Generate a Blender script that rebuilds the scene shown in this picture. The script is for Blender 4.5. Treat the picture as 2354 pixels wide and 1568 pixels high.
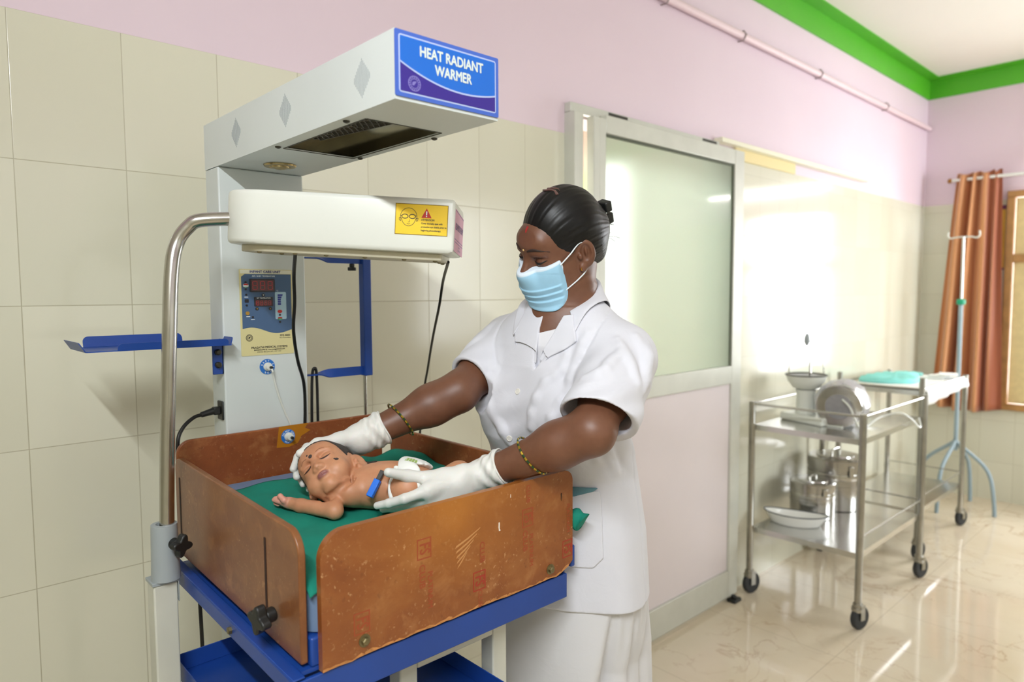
import bpy, math, random
import numpy as np
from mathutils import Vector, Matrix
PI = math.pi
random.seed(7)
for o in list(bpy.data.objects): bpy.data.objects.remove(o)
SC = bpy.context.scene
COL = SC.collection

# ------------------------------------------------------------------ camera
CAM_Z, CAM_Y = 1.493, -1.726
cd = bpy.data.cameras.new('camera'); cam = bpy.data.objects.new('camera', cd); COL.objects.link(cam)
cam.location = (0, CAM_Y, CAM_Z)
cam.rotation_euler = (Matrix.Rotation(-0.74620332, 3, 'Z') @ Matrix.Rotation(1.5017362, 3, 'X') @ Matrix.Rotation(-0.00494614, 3, 'Z')).to_euler()
cd.sensor_width = 36.0; cd.lens = 1582.3625 / 2354 * 36.0
cd.clip_start = 0.05; cd.clip_end = 60
cd.dof.use_dof = True; cd.dof.focus_distance = 1.28; cd.dof.aperture_fstop = 3.2
SC.camera = cam

# ------------------------------------------------------------------ light
SC.view_settings.view_transform = 'Standard'; SC.view_settings.look = 'None'
SC.view_settings.gamma = 1.0; SC.view_settings.exposure = -0.42
SC.view_settings.use_curve_mapping = False
w = bpy.data.worlds.new('sky'); SC.world = w; w.use_nodes = True
bg = w.node_tree.nodes['Background']; bg.inputs[0].default_value = (0.93, 0.97, 1.0, 1); bg.inputs[1].default_value = 3.2

SC.cycles.max_bounces = 8; SC.cycles.adaptive_threshold = 0.07; SC.cycles.use_adaptive_sampling = True

def area(name, loc, aim, sx, sy, power, color, spread=PI):
    l = bpy.data.lights.new(name, 'AREA'); l.shape = 'RECTANGLE'; l.size = sx; l.size_y = sy
    l.energy = power; l.color = color; l.spread = spread
    o = bpy.data.objects.new(name, l); COL.objects.link(o); o.location = loc
    o.rotation_euler = (Vector(aim) - Vector(loc)).to_track_quat('-Z', 'Y').to_euler()
    return o
# tube light on the left wall (its long side runs along the wall)
tl = bpy.data.lights.new('tube_light_left', 'AREA'); tl.shape = 'RECTANGLE'; tl.size = 0.05; tl.size_y = 1.15; tl.energy = 62.0; tl.color = (0.93, 0.98, 1.0)
to = bpy.data.objects.new('tube_light_left', tl); COL.objects.link(to); to.location = (-0.44, -2.05, 2.46)
to.rotation_euler = (0, math.radians(-55), 0)
# daylight of the right window and the next room, plus added fill lights
area('daylight_window_right', (6.25, -1.02, 1.55), (2.5, -1.2, 1.0), 1.1, 1.7, 190, (0.92, 0.96, 1.0))
area('fill_behind', (1.6, -4.35, 1.7), (1.6, 0.0, 1.3), 3.4, 1.6, 10, (0.88, 0.94, 1.0))  # added ambient fill; the wall behind it is solid
area('fill_far', (5.0, -4.3, 1.7), (4.9, 0.0, 1.5), 1.4, 1.5, 46, (0.90, 0.95, 1.0), 1.5)  # added to brighten the right of the back wall; no window is built here
area('daylight_next_room', (4.17, 1.76, 1.5), (0, 1.76, 1.5), 0.42, 1.9, 60, (1.0, 1.0, 0.97))
area('tube_light_next_room', (2.4, 1.0, 2.9), (2.4, 0.9, 0), 1.2, 0.6, 100, (0.95, 1.0, 1.0))  # added fill that brightens the frosted glass from behind

# ------------------------------------------------------------------ helpers
def C(r, g, b, a=1.0):
    f = lambda c: (c / 255 / 12.92) if c / 255 <= 0.04045 else ((c / 255 + 0.055) / 1.055) ** 2.4
    return (f(r), f(g), f(b), a)
class NT:
    """small node helper"""
    def __init__(s, m): s.t = m.node_tree; s.n = s.t.nodes; s.l = s.t.links
    def new(s, typ, **kw):
        n = s.n.new(typ)
        for k, v in kw.items(): setattr(n, k, v)
        return n
    def link(s, a, b): s.l.new(a, b)
    def math(s, op, a, b=None, clamp=False):
        n = s.new('ShaderNodeMath', operation=op); n.use_clamp = clamp
        for i, v in enumerate((a, b)):
            if v is None: continue
            if isinstance(v, (int, float)): n.inputs[i].default_value = v
            else: s.link(v, n.inputs[i])
        return n.outputs[0]
    def mix(s, f, a, b):
        n = s.new('ShaderNodeMix', data_type='RGBA')
        for i, v in ((0, f), (6, a), (7, b)):
            if isinstance(v, (int, float)): n.inputs[i].default_value = v
            elif isinstance(v, tuple): n.inputs[i].default_value = v
            else: s.link(v, n.inputs[i])
        return n.outputs[2]
    def pos(s): return s.new('ShaderNodeNewGeometry').outputs['Position']
    def obj(s): return s.new('ShaderNodeTexCoord').outputs['Object']
    def xyz(s, v):
        n = s.new('ShaderNodeSeparateXYZ'); s.link(v, n.inputs[0]); return n.outputs
    def noise(s, v, scale, detail=3, rough=0.55, dist=0.0):
        n = s.new('ShaderNodeTexNoise'); n.inputs['Scale'].default_value = scale; n.inputs['Detail'].default_value = detail
        n.inputs['Roughness'].default_value = rough; n.inputs['Distortion'].default_value = dist
        s.link(v, n.inputs['Vector']); return n.outputs['Fac']
    def scale(s, v, sc):
        n = s.new('ShaderNodeMapping'); n.inputs['Scale'].default_value = sc; s.link(v, n.inputs['Vector']); return n.outputs[0]
    def ramp(s, f, stops):
        n = s.new('ShaderNodeValToRGB'); e = n.color_ramp.elements
        while len(e) < len(stops): e.new(0.5)
        for k, (p, c) in enumerate(stops): e[k].position = p; e[k].color = c
        s.link(f, n.inputs[0]); return n.outputs[0]
    def bump(s, hgt, strength, dist=0.01):
        n = s.new('ShaderNodeBump'); n.inputs['Strength'].default_value = strength; n.inputs['Distance'].default_value = dist
        s.link(hgt, n.inputs['Height']); return n.outputs[0]
MATS = {}
def mat(name, col, rough=0.5, metal=0.0, var=0.0, vscale=30, bump=0.0, bscale=200, coat=0.0, sss=0.0, sss_r=(1, .3, .15), emit=None, spec=None):
    if name in MATS: return MATS[name]
    m = bpy.data.materials.new(name); m.use_nodes = True; t = NT(m); b = t.n['Principled BSDF']
    b.inputs['Base Color'].default_value = col; b.inputs['Roughness'].default_value = rough; b.inputs['Metallic'].default_value = metal
    if coat: b.inputs['Coat Weight'].default_value = coat; b.inputs['Coat Roughness'].default_value = 0.08
    if spec is not None: b.inputs['Specular IOR Level'].default_value = spec
    if sss:
        b.inputs['Subsurface Weight'].default_value = sss; b.inputs['Subsurface Radius'].default_value = sss_r; b.inputs['Subsurface Scale'].default_value = 0.006
    if emit: b.inputs['Emission Color'].default_value = emit[0]; b.inputs['Emission Strength'].default_value = emit[1]
    p = t.obj()
    if var:
        f = t.noise(p, vscale); c2 = tuple(max(0, min(1, c * (1 - var))) for c in col[:3]) + (1,); c1 = tuple(min(1, c * (1 + var)) for c in col[:3]) + (1,)
        t.link(t.ramp(f, [(0.3, c2), (0.7, c1)]), b.inputs['Base Color'])
    if bump: t.link(t.bump(t.noise(p, bscale, 4), bump, 0.002), b.inputs['Normal'])
    MATS[name] = m; return m

class MB:
    """mesh builder: collects shapes, then links them as ONE mesh object"""
    def __init__(s): s.v = []; s.f = []; s.m = []; s.flat = []
    def add(s, vs, fs, m=0):
        o = len(s.v); s.v += [tuple(v) for v in vs]; s.f += [tuple(i + o for i in f) for f in fs]; s.m += [m] * len(fs); return s
    def box(s, x0, x1, y0, y1, z0, z1, m=0):
        vs = [(x, y, z) for z in (z0, z1) for y in (y0, y1) for x in (x0, x1)]
        return s.add(vs, [(0, 2, 3, 1), (4, 5, 7, 6), (0, 1, 5, 4), (2, 6, 7, 3), (0, 4, 6, 2), (1, 3, 7, 5)], m)
    def obox(s, c, ax, ay, az, m=0):
        c, ax, ay, az = map(Vector, (c, ax, ay, az))
        vs = [c + ax * i + ay * j + az * k for k in (-1, 1) for j in (-1, 1) for i in (-1, 1)]
        return s.add(vs, [(0, 2, 3, 1), (4, 5, 7, 6), (0, 1, 5, 4), (2, 6, 7, 3), (0, 4, 6, 2), (1, 3, 7, 5)], m)
    def prism(s, poly, fn, t0, t1, m=0):
        n = len(poly); vs = [fn(a, b, t0) for a, b in poly] + [fn(a, b, t1) for a, b in poly]
        fs = [tuple(range(n))[::-1], tuple(range(n, 2 * n))] + [(i, (i + 1) % n, n + (i + 1) % n, n + i) for i in range(n)]
        return s.add(vs, fs, m)
    def tube(s, pts, r, n=10, m=0, closed=False, caps=True, flat=1.0, up=None):
        P = [Vector(p) for p in pts]; k = len(P); rs = r if isinstance(r, (list, tuple)) else [r] * k
        T = []
        for i in range(k):
            a = P[(i - 1) % k] if (closed or i > 0) else P[i]; b = P[(i + 1) % k] if (closed or i < k - 1) else P[i]
            T.append((b - a).normalized())
        u = Vector(up) if up is not None else (Vector((0, 0, 1)) if abs(T[0].z) < 0.9 else Vector((1, 0, 0)))
        u = (u - T[0] * u.dot(T[0])).normalized(); vs = []; fs = []
        for i in range(k):
            u = (u - T[i] * u.dot(T[i])).normalized(); w_ = T[i].cross(u)
            for j in range(n):
                a = 2 * PI * j / n; vs.append(P[i] + (u * math.cos(a) * flat + w_ * math.sin(a)) * rs[i])
        for i in range(k if closed else k - 1):
            for j in range(n):
                a, b = i * n, ((i + 1) % k) * n; fs.append((a + j, b + j, b + (j + 1) % n, a + (j + 1) % n))
        if caps and not closed: fs.append(tuple(range(n))[::-1]); fs.append(tuple(range((k - 1) * n, k * n)))
        fs = [f[::-1] for f in fs]
        return s.add(vs, fs, m)
    def cyl(s, a, b, r, r2=None, n=20, m=0): return s.tube([a, b], [r, r if r2 is None else r2], n, m)
    def lathe(s, prof, c=(0, 0, 0), axis=(0, 0, 1), n=28, m=0):
        ax = Vector(axis).normalized(); u = ax.orthogonal().normalized(); w_ = ax.cross(u); c = Vector(c); vs = []; fs = []; k = len(prof)
        for r, z in prof:
            for j in range(n):
                a = 2 * PI * j / n; vs.append(c + ax * z + (u * math.cos(a) + w_ * math.sin(a)) * max(r, 1e-5))
        for i in range(k - 1):
            for j in range(n): fs.append((i * n + j, i * n + (j + 1) % n, (i + 1) * n + (j + 1) % n, (i + 1) * n + j))
        fs.append(tuple(range(n))[::-1]); fs.append(tuple(range((k - 1) * n, k * n)))
        return s.add(vs, fs, m)
    def ball(s, c, r, n=16, m=0, R=None):
        r = (r, r, r) if isinstance(r, (int, float)) else r; vs = []; fs = []; k = n // 2; c = Vector(c)
        for i in range(k + 1):
            th = PI * i / k
            for j in range(n):
                a = 2 * PI * j / n; p = Vector((math.sin(th) * math.cos(a) * r[0], math.sin(th) * math.sin(a) * r[1], math.cos(th) * r[2]))
                vs.append(c + (R @ p if R else p))
        for i in range(k):
            for j in range(n): fs.append((i * n + j, (i + 1) * n + j, (i + 1) * n + (j + 1) % n, i * n + (j + 1) % n))
        return s.add(vs, fs, m)
    def text(s, txt, fn, size, m=0, t=0.0003, bold=0.0, align='CENTER', sx=1.0, shear=0.0):
        """lettering as thin raised shapes; fn(a, b, h) maps the text plane into the place; bold thickens the strokes"""
        cu = bpy.data.curves.new('t', 'FONT'); cu.body = txt; cu.size = size; cu.align_x = align; cu.align_y = 'CENTER'; cu.extrude = 0; cu.shear = shear; cu.resolution_u = 3
        o = bpy.data.objects.new('t', cu); COL.objects.link(o); dg = bpy.context.evaluated_depsgraph_get(); me = o.evaluated_get(dg).to_mesh()
        for k, (dx, dy) in enumerate(((0, 0),) if bold == 0 else ((0, 0), (bold, 0), (-bold, 0), (0, bold), (0, -bold))):
            s.add([fn(v.co.x * sx + dx, v.co.y + dy, t + k * .00002) for v in me.vertices], [tuple(p.vertices) for p in me.polygons], m)
        o.evaluated_get(dg).to_mesh_clear(); bpy.data.objects.remove(o); bpy.data.curves.remove(cu); return s
    def build(s, name, mats, parent=None, bevel=0.0, angle=40, smooth=True, segs=2):
        me = bpy.data.meshes.new(name); me.from_pydata(s.v, [], s.f); me.update()
        for m_ in (mats if isinstance(mats, (list, tuple)) else [mats]): me.materials.append(m_)
        me.polygons.foreach_set('material_index', s.m)
        import bmesh
        b = bmesh.new(); b.from_mesh(me); bmesh.ops.recalc_face_normals(b, faces=b.faces[:]) if not getattr(s, 'keepn', False) else None; b.to_mesh(me); b.free()
        return link(name, me, parent, bevel, angle, smooth, segs)
def link(name, me, parent=None, bevel=0.0, angle=40, smooth=True, segs=2):
    o = bpy.data.objects.new(name, me); COL.objects.link(o)
    if smooth:
        me.polygons.foreach_set('use_smooth', [True] * len(me.polygons)); me.set_sharp_from_angle(angle=math.radians(angle))
    if bevel:
        md = o.modifiers.new('bevel', 'BEVEL'); md.width = bevel; md.segments = segs; md.limit_method = 'ANGLE'; md.angle_limit = math.radians(40); md.harden_normals = False
    if parent is not None: setp(o, parent)
    return o
def wm(o):
    m = o.matrix_basis.copy()
    if o.parent: m = wm(o.parent) @ o.matrix_parent_inverse @ m
    return m
def setp(o, parent):
    o.parent = parent; o.matrix_parent_inverse = wm(parent).inverted()
def tag(o, label, cat=None, group=None, kind=None):
    o['label'] = label
    if cat: o['category'] = cat
    if group: o['group'] = group
    if kind: o['kind'] = kind
    return o
def thing(name, loc, label, cat, group=None):
    o = bpy.data.objects.new(name, None); COL.objects.link(o); o.location = loc; o.empty_display_size = 0.05
    return tag(o, label, cat, group)
def struct(o, label=None, cat=None):
    o['kind'] = 'structure'
    if label: o['label'] = label
    o['category'] = cat or o.name.split('_')[0].split('.')[0]
    return o
def spl(pts, n=8, closed=False):
    P = [Vector(p) for p in pts]; out = []; k = len(P)
    rng = range(k) if closed else range(k - 1)
    for i in rng:
        p1, p2 = P[i], P[(i + 1) % k]
        p0 = P[(i - 1) % k] if (closed or i > 0) else p1 * 2 - p2
        p3 = P[(i + 2) % k] if (closed or i < k - 2) else p2 * 2 - p1
        for j in range(n):
            t = j / n; out.append(0.5 * ((2 * p1) + (p2 - p0) * t + (2 * p0 - 5 * p1 + 4 * p2 - p3) * t * t + (3 * p1 - p0 - 3 * p2 + p3) * t ** 3))
    if not closed: out.append(P[-1])
    return out
def rrect(x0, x1, y0, y1, r, n=6):
    """rounded rectangle; r = one radius or four (x0y0, x1y0, x1y1, x0y1)"""
    rs = r if isinstance(r, (list, tuple)) else [r] * 4; out = []
    for (cx, cy, sx, sy, a0), q in zip(((x0, y0, 1, 1, PI), (x1, y0, -1, 1, 1.5 * PI), (x1, y1, -1, -1, 0), (x0, y1, 1, -1, PI / 2)), rs):
        if q <= 0: out.append((cx, cy)); continue
        for j in range(n + 1):
            a = a0 + PI / 2 * j / n; out.append((cx + sx * q + q * math.cos(a), cy + sy * q + q * math.sin(a)))
    return out
XZ = lambda y0, s=1: (lambda a, b, t: (a, y0 + s * t, b))      # plane facing -Y when s = -1
YZ = lambda x0, s=1: (lambda a, b, t: (x0 + s * t, a, b))
XY = lambda z0, s=1: (lambda a, b, t: (a, b, z0 + s * t))

# ------------------------------------------------------------------ materials
M_alu = mat('aluminium', C(176, 178, 172), 0.38, 0.75, 0.05, 12)
M_alu2 = mat('aluminium_frame', C(205, 206, 196), 0.42, 0.25, 0.04, 10)
M_steel = mat('steel', C(190, 188, 182), 0.22, 1.0, 0.06, 25)
M_steel_d = mat('steel_worn', C(168, 166, 158), 0.28, 1.0, 0.1, 18)
M_cream = mat('powder_white', C(208, 214, 212), 0.4, 0, 0.02, 6)
M_under = mat('powder_white_frame', C(206, 206, 194), 0.42, 0, 0.05, 9)
M_blue = mat('blue_paint', C(26, 68, 150), 0.38, 0, 0.08, 9)
M_black = mat('black_plastic', C(30, 31, 30), 0.45, 0, 0.1, 30)
M_cable = mat('black_cable', C(18, 18, 18), 0.4)
M_white = mat('white_plastic', C(222, 224, 216), 0.32, 0, 0.012, 5, coat=0.15)
M_print_w = mat('white_print', C(225, 232, 236), 0.5)
M_brass = mat('brass_bolt', C(128, 118, 86), 0.38, 0.8, 0.15, 60)
M_red = mat('red_print', C(190, 40, 35), 0.5)
M_grey = mat('grey_plastic', C(160, 168, 172), 0.38)
M_dark = mat('dark_metal', C(70, 68, 60), 0.4, 0.8, 0.15, 40)

def wood(name, base, lo, hi, streak, scuff=0.5, patch=None):
    m = bpy.data.materials.new(name); m.use_nodes = True; t = NT(m); b = t.n['Principled BSDF']; p = t.pos()
    g = t.noise(t.scale(p, (5, 5, 7)), 2.0, 6, 0.62, 0.5); f = t.noise(t.scale(p, streak), 6.0, 4, 0.6)
    c = t.ramp(g, [(0.30, lo), (0.5, base), (0.70, hi)])
    c = t.mix(t.math('MULTIPLY', f, 0.45), c, lo)
    sc = t.noise(p, 150, 3, 0.55, 0.3); sp = t.ramp(sc, [(0.60, (0, 0, 0, 1)), (0.70, (1, 1, 1, 1))])
    sc2 = t.noise(p, 14, 3); spm = t.math('MULTIPLY', sp, t.math('MULTIPLY', t.ramp(sc2, [(0.44, (0, 0, 0, 1)), (0.66, (1, 1, 1, 1))]), scuff))
    bl = t.ramp(t.noise(p, 26, 4, .6, .4), [(0.56, (0, 0, 0, 1)), (0.72, (1, 1, 1, 1))]); c = t.mix(t.math('MULTIPLY', bl, .35), c, C(186, 128, 78)); dk = t.ramp(t.noise(p, 70, 3), [(0.27, (1, 1, 1, 1)), (0.36, (0, 0, 0, 1))]); c = t.mix(t.math('MULTIPLY', dk, .35), c, C(92, 48, 26))
    c = t.mix(spm, c, C(206, 160, 112))
    if patch: c = patch(t, p, c)
    t.link(c, b.inputs['Base Color'])
    b.inputs['Roughness'].default_value = 0.36; b.inputs['Coat Weight'].default_value = 0.12; b.inputs['Coat Roughness'].default_value = 0.25
    t.link(t.bump(sc, 0.06, 0.002), b.inputs['Normal']); return m
M_wood = wood('varnished_plywood', C(132, 82, 44), C(116, 66, 34), C(146, 96, 54), (3, 14, 3))
M_wood_b = wood('varnished_plywood_red', C(138, 74, 38), C(120, 60, 30), C(152, 88, 46), (14, 3, 3), 0.6)
def _patch(t, p, c):
    x, y, z = t.xyz(p)
    f = t.math('ADD', t.math('MULTIPLY', t.math('SUBTRACT', z, 1.02), 7.5), t.math('MULTIPLY', t.math('SUBTRACT', t.noise(p, 6, 4), 0.5), 1.6))
    f2 = t.math('MULTIPLY', t.math('SUBTRACT', 1.0, t.math('MULTIPLY', t.math('ABSOLUTE', t.math('SUBTRACT', x, 0.67)), 5.0), True), f, True)
    return t.mix(t.math('MULTIPLY', f2, 0.7), c, C(184, 116, 40))
M_wood_f = wood('worn_plywood', C(146, 84, 38), C(130, 70, 30), C(160, 102, 52), (6, 3, 6), 0.85, _patch)
M_ply_edge = mat('chipped_plywood_edge', C(190, 130, 74), 0.7, 0, 0.25, 120)

# ------------------------------------------------------------------ room
X0, X1, YF, ZC = -0.5, 5.81, -4.5, 3.041
def wall_mat(name, along, tile_w, off):
    m = bpy.data.materials.new(name); m.use_nodes = True; t = NT(m); b = t.n['Principled BSDF']; p = t.pos(); x, y, z = t.xyz(p)
    a = x if along == 'x' else y
    fa = t.math('FRACT', t.math('DIVIDE', t.math('SUBTRACT', a, off), tile_w)); fz = t.math('FRACT', t.math('DIVIDE', t.math('ADD', z, 0.0235), 0.299))
    ea = t.math('MULTIPLY', t.math('MINIMUM', fa, t.math('SUBTRACT', 1.0, fa)), tile_w); ez = t.math('MULTIPLY', t.math('MINIMUM', fz, t.math('SUBTRACT', 1.0, fz)), 0.299)
    e = t.math('MINIMUM', ea, ez); grout = t.math('SUBTRACT', 1.0, t.math('DIVIDE', t.math('SUBTRACT', e, 0.0004), 0.0009, True), True)
    top = t.math('ADD', 2.069, t.math('MULTIPLY', t.math('GREATER_THAN', x, 1.87), 0.057)) if along == 'x' else 2.126
    pink = t.math('GREATER_THAN', z, top)
    ia = t.math('FLOOR', t.math('DIVIDE', t.math('SUBTRACT', a, off), tile_w)); iz = t.math('FLOOR', t.math('DIVIDE', t.math('ADD', z, 0.0235), 0.299))
    wn = t.new('ShaderNodeTexWhiteNoise', noise_dimensions='2D'); cb = t.new('ShaderNodeCombineXYZ'); t.link(ia, cb.inputs[0]); t.link(iz, cb.inputs[1]); t.link(cb.outputs[0], wn.inputs['Vector'])
    tc = t.mix(wn.outputs['Value'], C(216, 214, 195), C(223, 221, 203)); tc = t.mix(t.math('MULTIPLY', t.noise(p, 2.5, 3), 0.25), tc, C(210, 207, 182))
    tc = t.mix(t.math('MULTIPLY', grout, 0.7), tc, C(158, 150, 122))
    pc = t.ramp(t.noise(p, 1.3, 4), [(0.3, C(224, 204, 216)), (0.7, C(228, 209, 220))])
    c = t.mix(pink, tc, pc); t.link(c, b.inputs['Base Color'])
    r = t.math('ADD', t.math('MULTIPLY', pink, 0.42), t.math('ADD', 0.13, t.math('MULTIPLY', grout, 0.3))); t.link(r, b.inputs['Roughness'])
    hgt = t.math('ADD', t.math('MULTIPLY', t.math('SUBTRACT', 1.0, grout), t.math('SUBTRACT', 1.0, pink)), t.math('MULTIPLY', t.noise(p, 7, 2), t.math('SUBTRACT', 0.9, t.math('MULTIPLY', pink, 0.7))))
    t.link(t.bump(hgt, 0.22, 0.0022), b.inputs['Normal'])
    b.inputs['Specular IOR Level'].default_value = 0.6
    return m
M_wx = wall_mat('tiled_wall_long', 'x', 0.2055, 0.222); M_wy = wall_mat('tiled_wall_end', 'y', 0.2055, 0.0)
DX0, DX1, DZ = 1.90, 2.97, 2.135            # door opening in the tiled wall
wb = MB().box(X0 - .12, DX0, 0, .12, 0, ZC).box(DX1, X1 + .12, 0, .12, 0, ZC).box(DX0, DX1, 0, .12, DZ, ZC)
struct(wb.build('wall_back', M_wx), 'cream tiled wall painted pink above, behind the warmer and the sliding door')
WY0, WY1, WZ0, WZ1 = -1.50, -0.52, 0.66, 2.18   # window opening in the right wall
wr = MB().box(X1, X1 + .15, WY1, 0.0, 0, ZC).box(X1, X1 + .15, YF, WY0, 0, ZC).box(X1, X1 + .15, WY0, WY1, 0, WZ0).box(X1, X1 + .15, WY0, WY1, WZ1, ZC)
struct(wr.build('wall_right', M_wy), 'cream tiled wall painted pink above, behind the brown curtain')
struct(MB().box(X0 - .12, X0, YF, 0, 0, ZC).build('wall_left', M_wy), 'tiled wall left of the warmer')
struct(MB().box(X0 - .12, X1 + .15, YF - .12, YF, 0, ZC).build('wall_front', M_wx), 'tiled wall facing the warmer')
M_ceil = mat('ceiling_paint', C(236, 232, 222), 0.8, 0, 0.01, 2)
struct(MB().box(X0 - .12, X1 + .15, YF - .12, .12, ZC, ZC + .1).build('ceiling', M_ceil), 'off white painted ceiling')
M_green = mat('green_paint', C(86, 180, 38), 0.45, 0, 0.04, 3)
struct(MB().box(X0, X1, -.012, 0, 2.904, ZC).box(X0, X1, -.088, -.012, ZC - .006, ZC).build('trim_1', M_green), 'bright green painted band along the top of the long wall', 'trim')
struct(MB().box(X1 - .012, X1, YF, -.012, 2.904, ZC).box(X1 - .088, X1 - .012, YF, -.088, ZC - .006, ZC).build('trim_2', M_green), 'bright green painted band along the top of the end wall', 'trim')

def floor_mat():
    m = bpy.data.materials.new('polished_floor_tile'); m.use_nodes = True; t = NT(m); b = t.n['Principled BSDF']; p = t.pos(); x, y, z = t.xyz(p)
    fx = t.math('FRACT', t.math('DIVIDE', t.math('ADD', x, 0.18), 0.6)); fy = t.math('FRACT', t.math('DIVIDE', t.math('ADD', y, 0.02), 0.6))
    e = t.math('MULTIPLY', t.math('MINIMUM', t.math('MINIMUM', fx, t.math('SUBTRACT', 1.0, fx)), t.math('MINIMUM', fy, t.math('SUBTRACT', 1.0, fy))), 0.6)
    g = t.math('SUBTRACT', 1.0, t.math('DIVIDE', t.math('SUBTRACT', e, 0.0006), 0.001, True), True)
    n1 = t.noise(p, 3.2, 5, 0.6, 1.2); vein = t.math('SUBTRACT', 1.0, t.math('MULTIPLY', t.math('ABSOLUTE', t.math('SUBTRACT', n1, 0.5)), 46), True)
    vm = t.math('MULTIPLY', vein, t.math('MULTIPLY', t.ramp(t.noise(p, 2.3, 2), [(0.45, (0, 0, 0, 1)), (0.62, (1, 1, 1, 1))]), 0.5))
    c = t.ramp(t.noise(p, 1.6, 5, 0.6), [(0.3, C(214, 198, 172)), (0.7, C(226, 214, 192))]); c = t.mix(vm, c, C(168, 130, 96)); c = t.mix(t.math('MULTIPLY', g, 0.55), c, C(140, 120, 96))
    t.link(c, b.inputs['Base Color']); b.inputs['Roughness'].default_value = 0.07; b.inputs['Specular IOR Level'].default_value = 0.7
    t.link(t.bump(t.noise(p, 5, 2), 0.05, 0.002), b.inputs['Normal']); return m
struct(MB().box(X0 - .12, X1 + .15, YF - .12, 2.0, -.1, 0).build('floor', floor_mat()), 'polished cream marble patterned tile floor')
# room beyond the sliding door
M_pinkp = mat('pink_plaster', C(222, 206, 196), 0.7)
struct(MB().box(1.0, 4.2, 2.0, 2.1, 0, 2.2).box(1.0, 4.2, 1.99, 2.1, 2.2, 2.45, 1).box(1.0, 4.2, 2.0, 2.1, 2.45, ZC).build('wall_beyond', [M_pinkp, M_green]), 'pink wall with a green band seen through the door gap')
struct(MB().box(.9, 1.0, .12, 2.1, 0, ZC).box(4.2, 4.3, .12, 2.1, 0, ZC).build('wall_beyond_side', M_pinkp), 'side walls of the next room')
struct(MB().box(1.906, 3.03, -.0295, .03, 0, .024).build('trim_5', M_alu2), 'door sill', 'trim')
struct(MB().box(.9, 4.3, .12, 2.1, ZC, ZC + .1).build('ceiling_beyond', M_ceil), 'ceiling of the next room')

# window in the right wall
M_wwood = mat('window_wood', C(176, 130, 76), 0.45, 0, 0.15, 14)
def winglass():
    m = bpy.data.materials.new('window_glass'); m.use_nodes = True; t = NT(m); n = t.n; n.remove(n['Principled BSDF'])
    tr = t.new('ShaderNodeBsdfTransparent'); gl = t.new('ShaderNodeBsdfGlossy'); gl.inputs['Roughness'].default_value = 0.02; mx = t.new('ShaderNodeMixShader'); mx.inputs[0].default_value = 0.06
    t.link(tr.outputs[0], mx.inputs[1]); t.link(gl.outputs[0], mx.inputs[2]); t.link(mx.outputs[0], n['Material Output'].inputs[0]); return m
M_wing = winglass()
M_ypane = mat('yellow_patterned_pane', C(226, 206, 152), 0.35, 0, 0.06, 25)
wf = MB()
for (a, b_, c, d) in ((WY0, WY1, WZ0, WZ0 + .045), (WY0, WY1, WZ1 - .045, WZ1), (WY1 - .045, WY1, WZ0 + .045, WZ1 - .045), (WY0, WY0 + .045, WZ0 + .045, WZ1 - .045), (-1.03, -.985, WZ0 + .045, WZ1 - .045), (WY0 + .045, -1.03, 1.69, 1.745), (-.985, WY1 - .045, 1.69, 1.745), (-1.27, -1.245, WZ0 + .045, 1.69), (-1.27, -1.245, 1.745, WZ1 - .045)):
    wf.box(X1 - .03, X1 + .04, a, b_, c, d)
win = wf.build('window_1', M_wwood, bevel=0.004); struct(win, 'wooden framed window half behind the brown curtain', 'window')
MB().box(X1 + .003, X1 + .012, -.76, WY1 - .047, WZ0 + .047, WZ1 - .047).build('patterned_pane', M_ypane, win)
MB().box(X1 + .003, X1 + .008, -.983, -.763, WZ0 + .047, WZ1 - .047).build('glass_pane', M_wing, win)
MB().box(X1 + .003, X1 + .008, WY0 + .047, -1.032, WZ0 + .047, WZ1 - .047).build('glass_pane', M_wing, win)
wg = MB()
for k in range(1, 6):
    zz = WZ0 + .045 + (WZ1 - WZ0 - .09) * k / 6; wg.box(X1 + .05, X1 + .06, WY0 + .045, -.76, zz - .006, zz + .006)
wg.build('window_bars', M_alu, win)

# tube light on the right wall, above the window
t_ = thing('tube_light', (X1, -1.3, 2.36), 'white tube light on the end wall above the window', 'light')
MB().box(X1 - .05, X1, -1.92, -.70, 2.385, 2.425).build('fixture', M_white, t_, bevel=.004)
MB().cyl((X1 - .045, -1.88, 2.355), (X1 - .045, -.74, 2.355), .014).build('tube', mat('lit_tube', (1, 1, 1, 1), .5, emit=((1, .98, .94, 1), 32)), t_)
t_ = thing('tube_light', (X0, -2.05, 2.5), 'white tube light high on the left wall', 'light')
MB().box(X0, X0 + .035, -2.65, -1.45, 2.47, 2.51).build('fixture', M_white, t_, bevel=.004)

# conduit pipe painted pink, clipped to the wall above the door
M_pipe = mat('pink_pipe_paint', C(232, 208, 214), 0.4)
cp = thing('conduit_pipe', (4.0, 0, 2.69), 'pink painted conduit pipe clipped along the wall above the sliding door', 'pipe')
MB().cyl((2.0, -.022, 2.70), (5.79, -.022, 2.69), .017).build('pipe', M_pipe, cp)
for x in (2.44, 3.06, 3.90, 4.90):
    MB().tube([(x, -.001, 2.675), (x, -.03, 2.673), (x, -.044, 2.695), (x, -.03, 2.717), (x, -.001, 2.717)], .0035, 8).build('clip', mat('clip_metal', C(150, 135, 135), .5, .4), cp)

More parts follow.
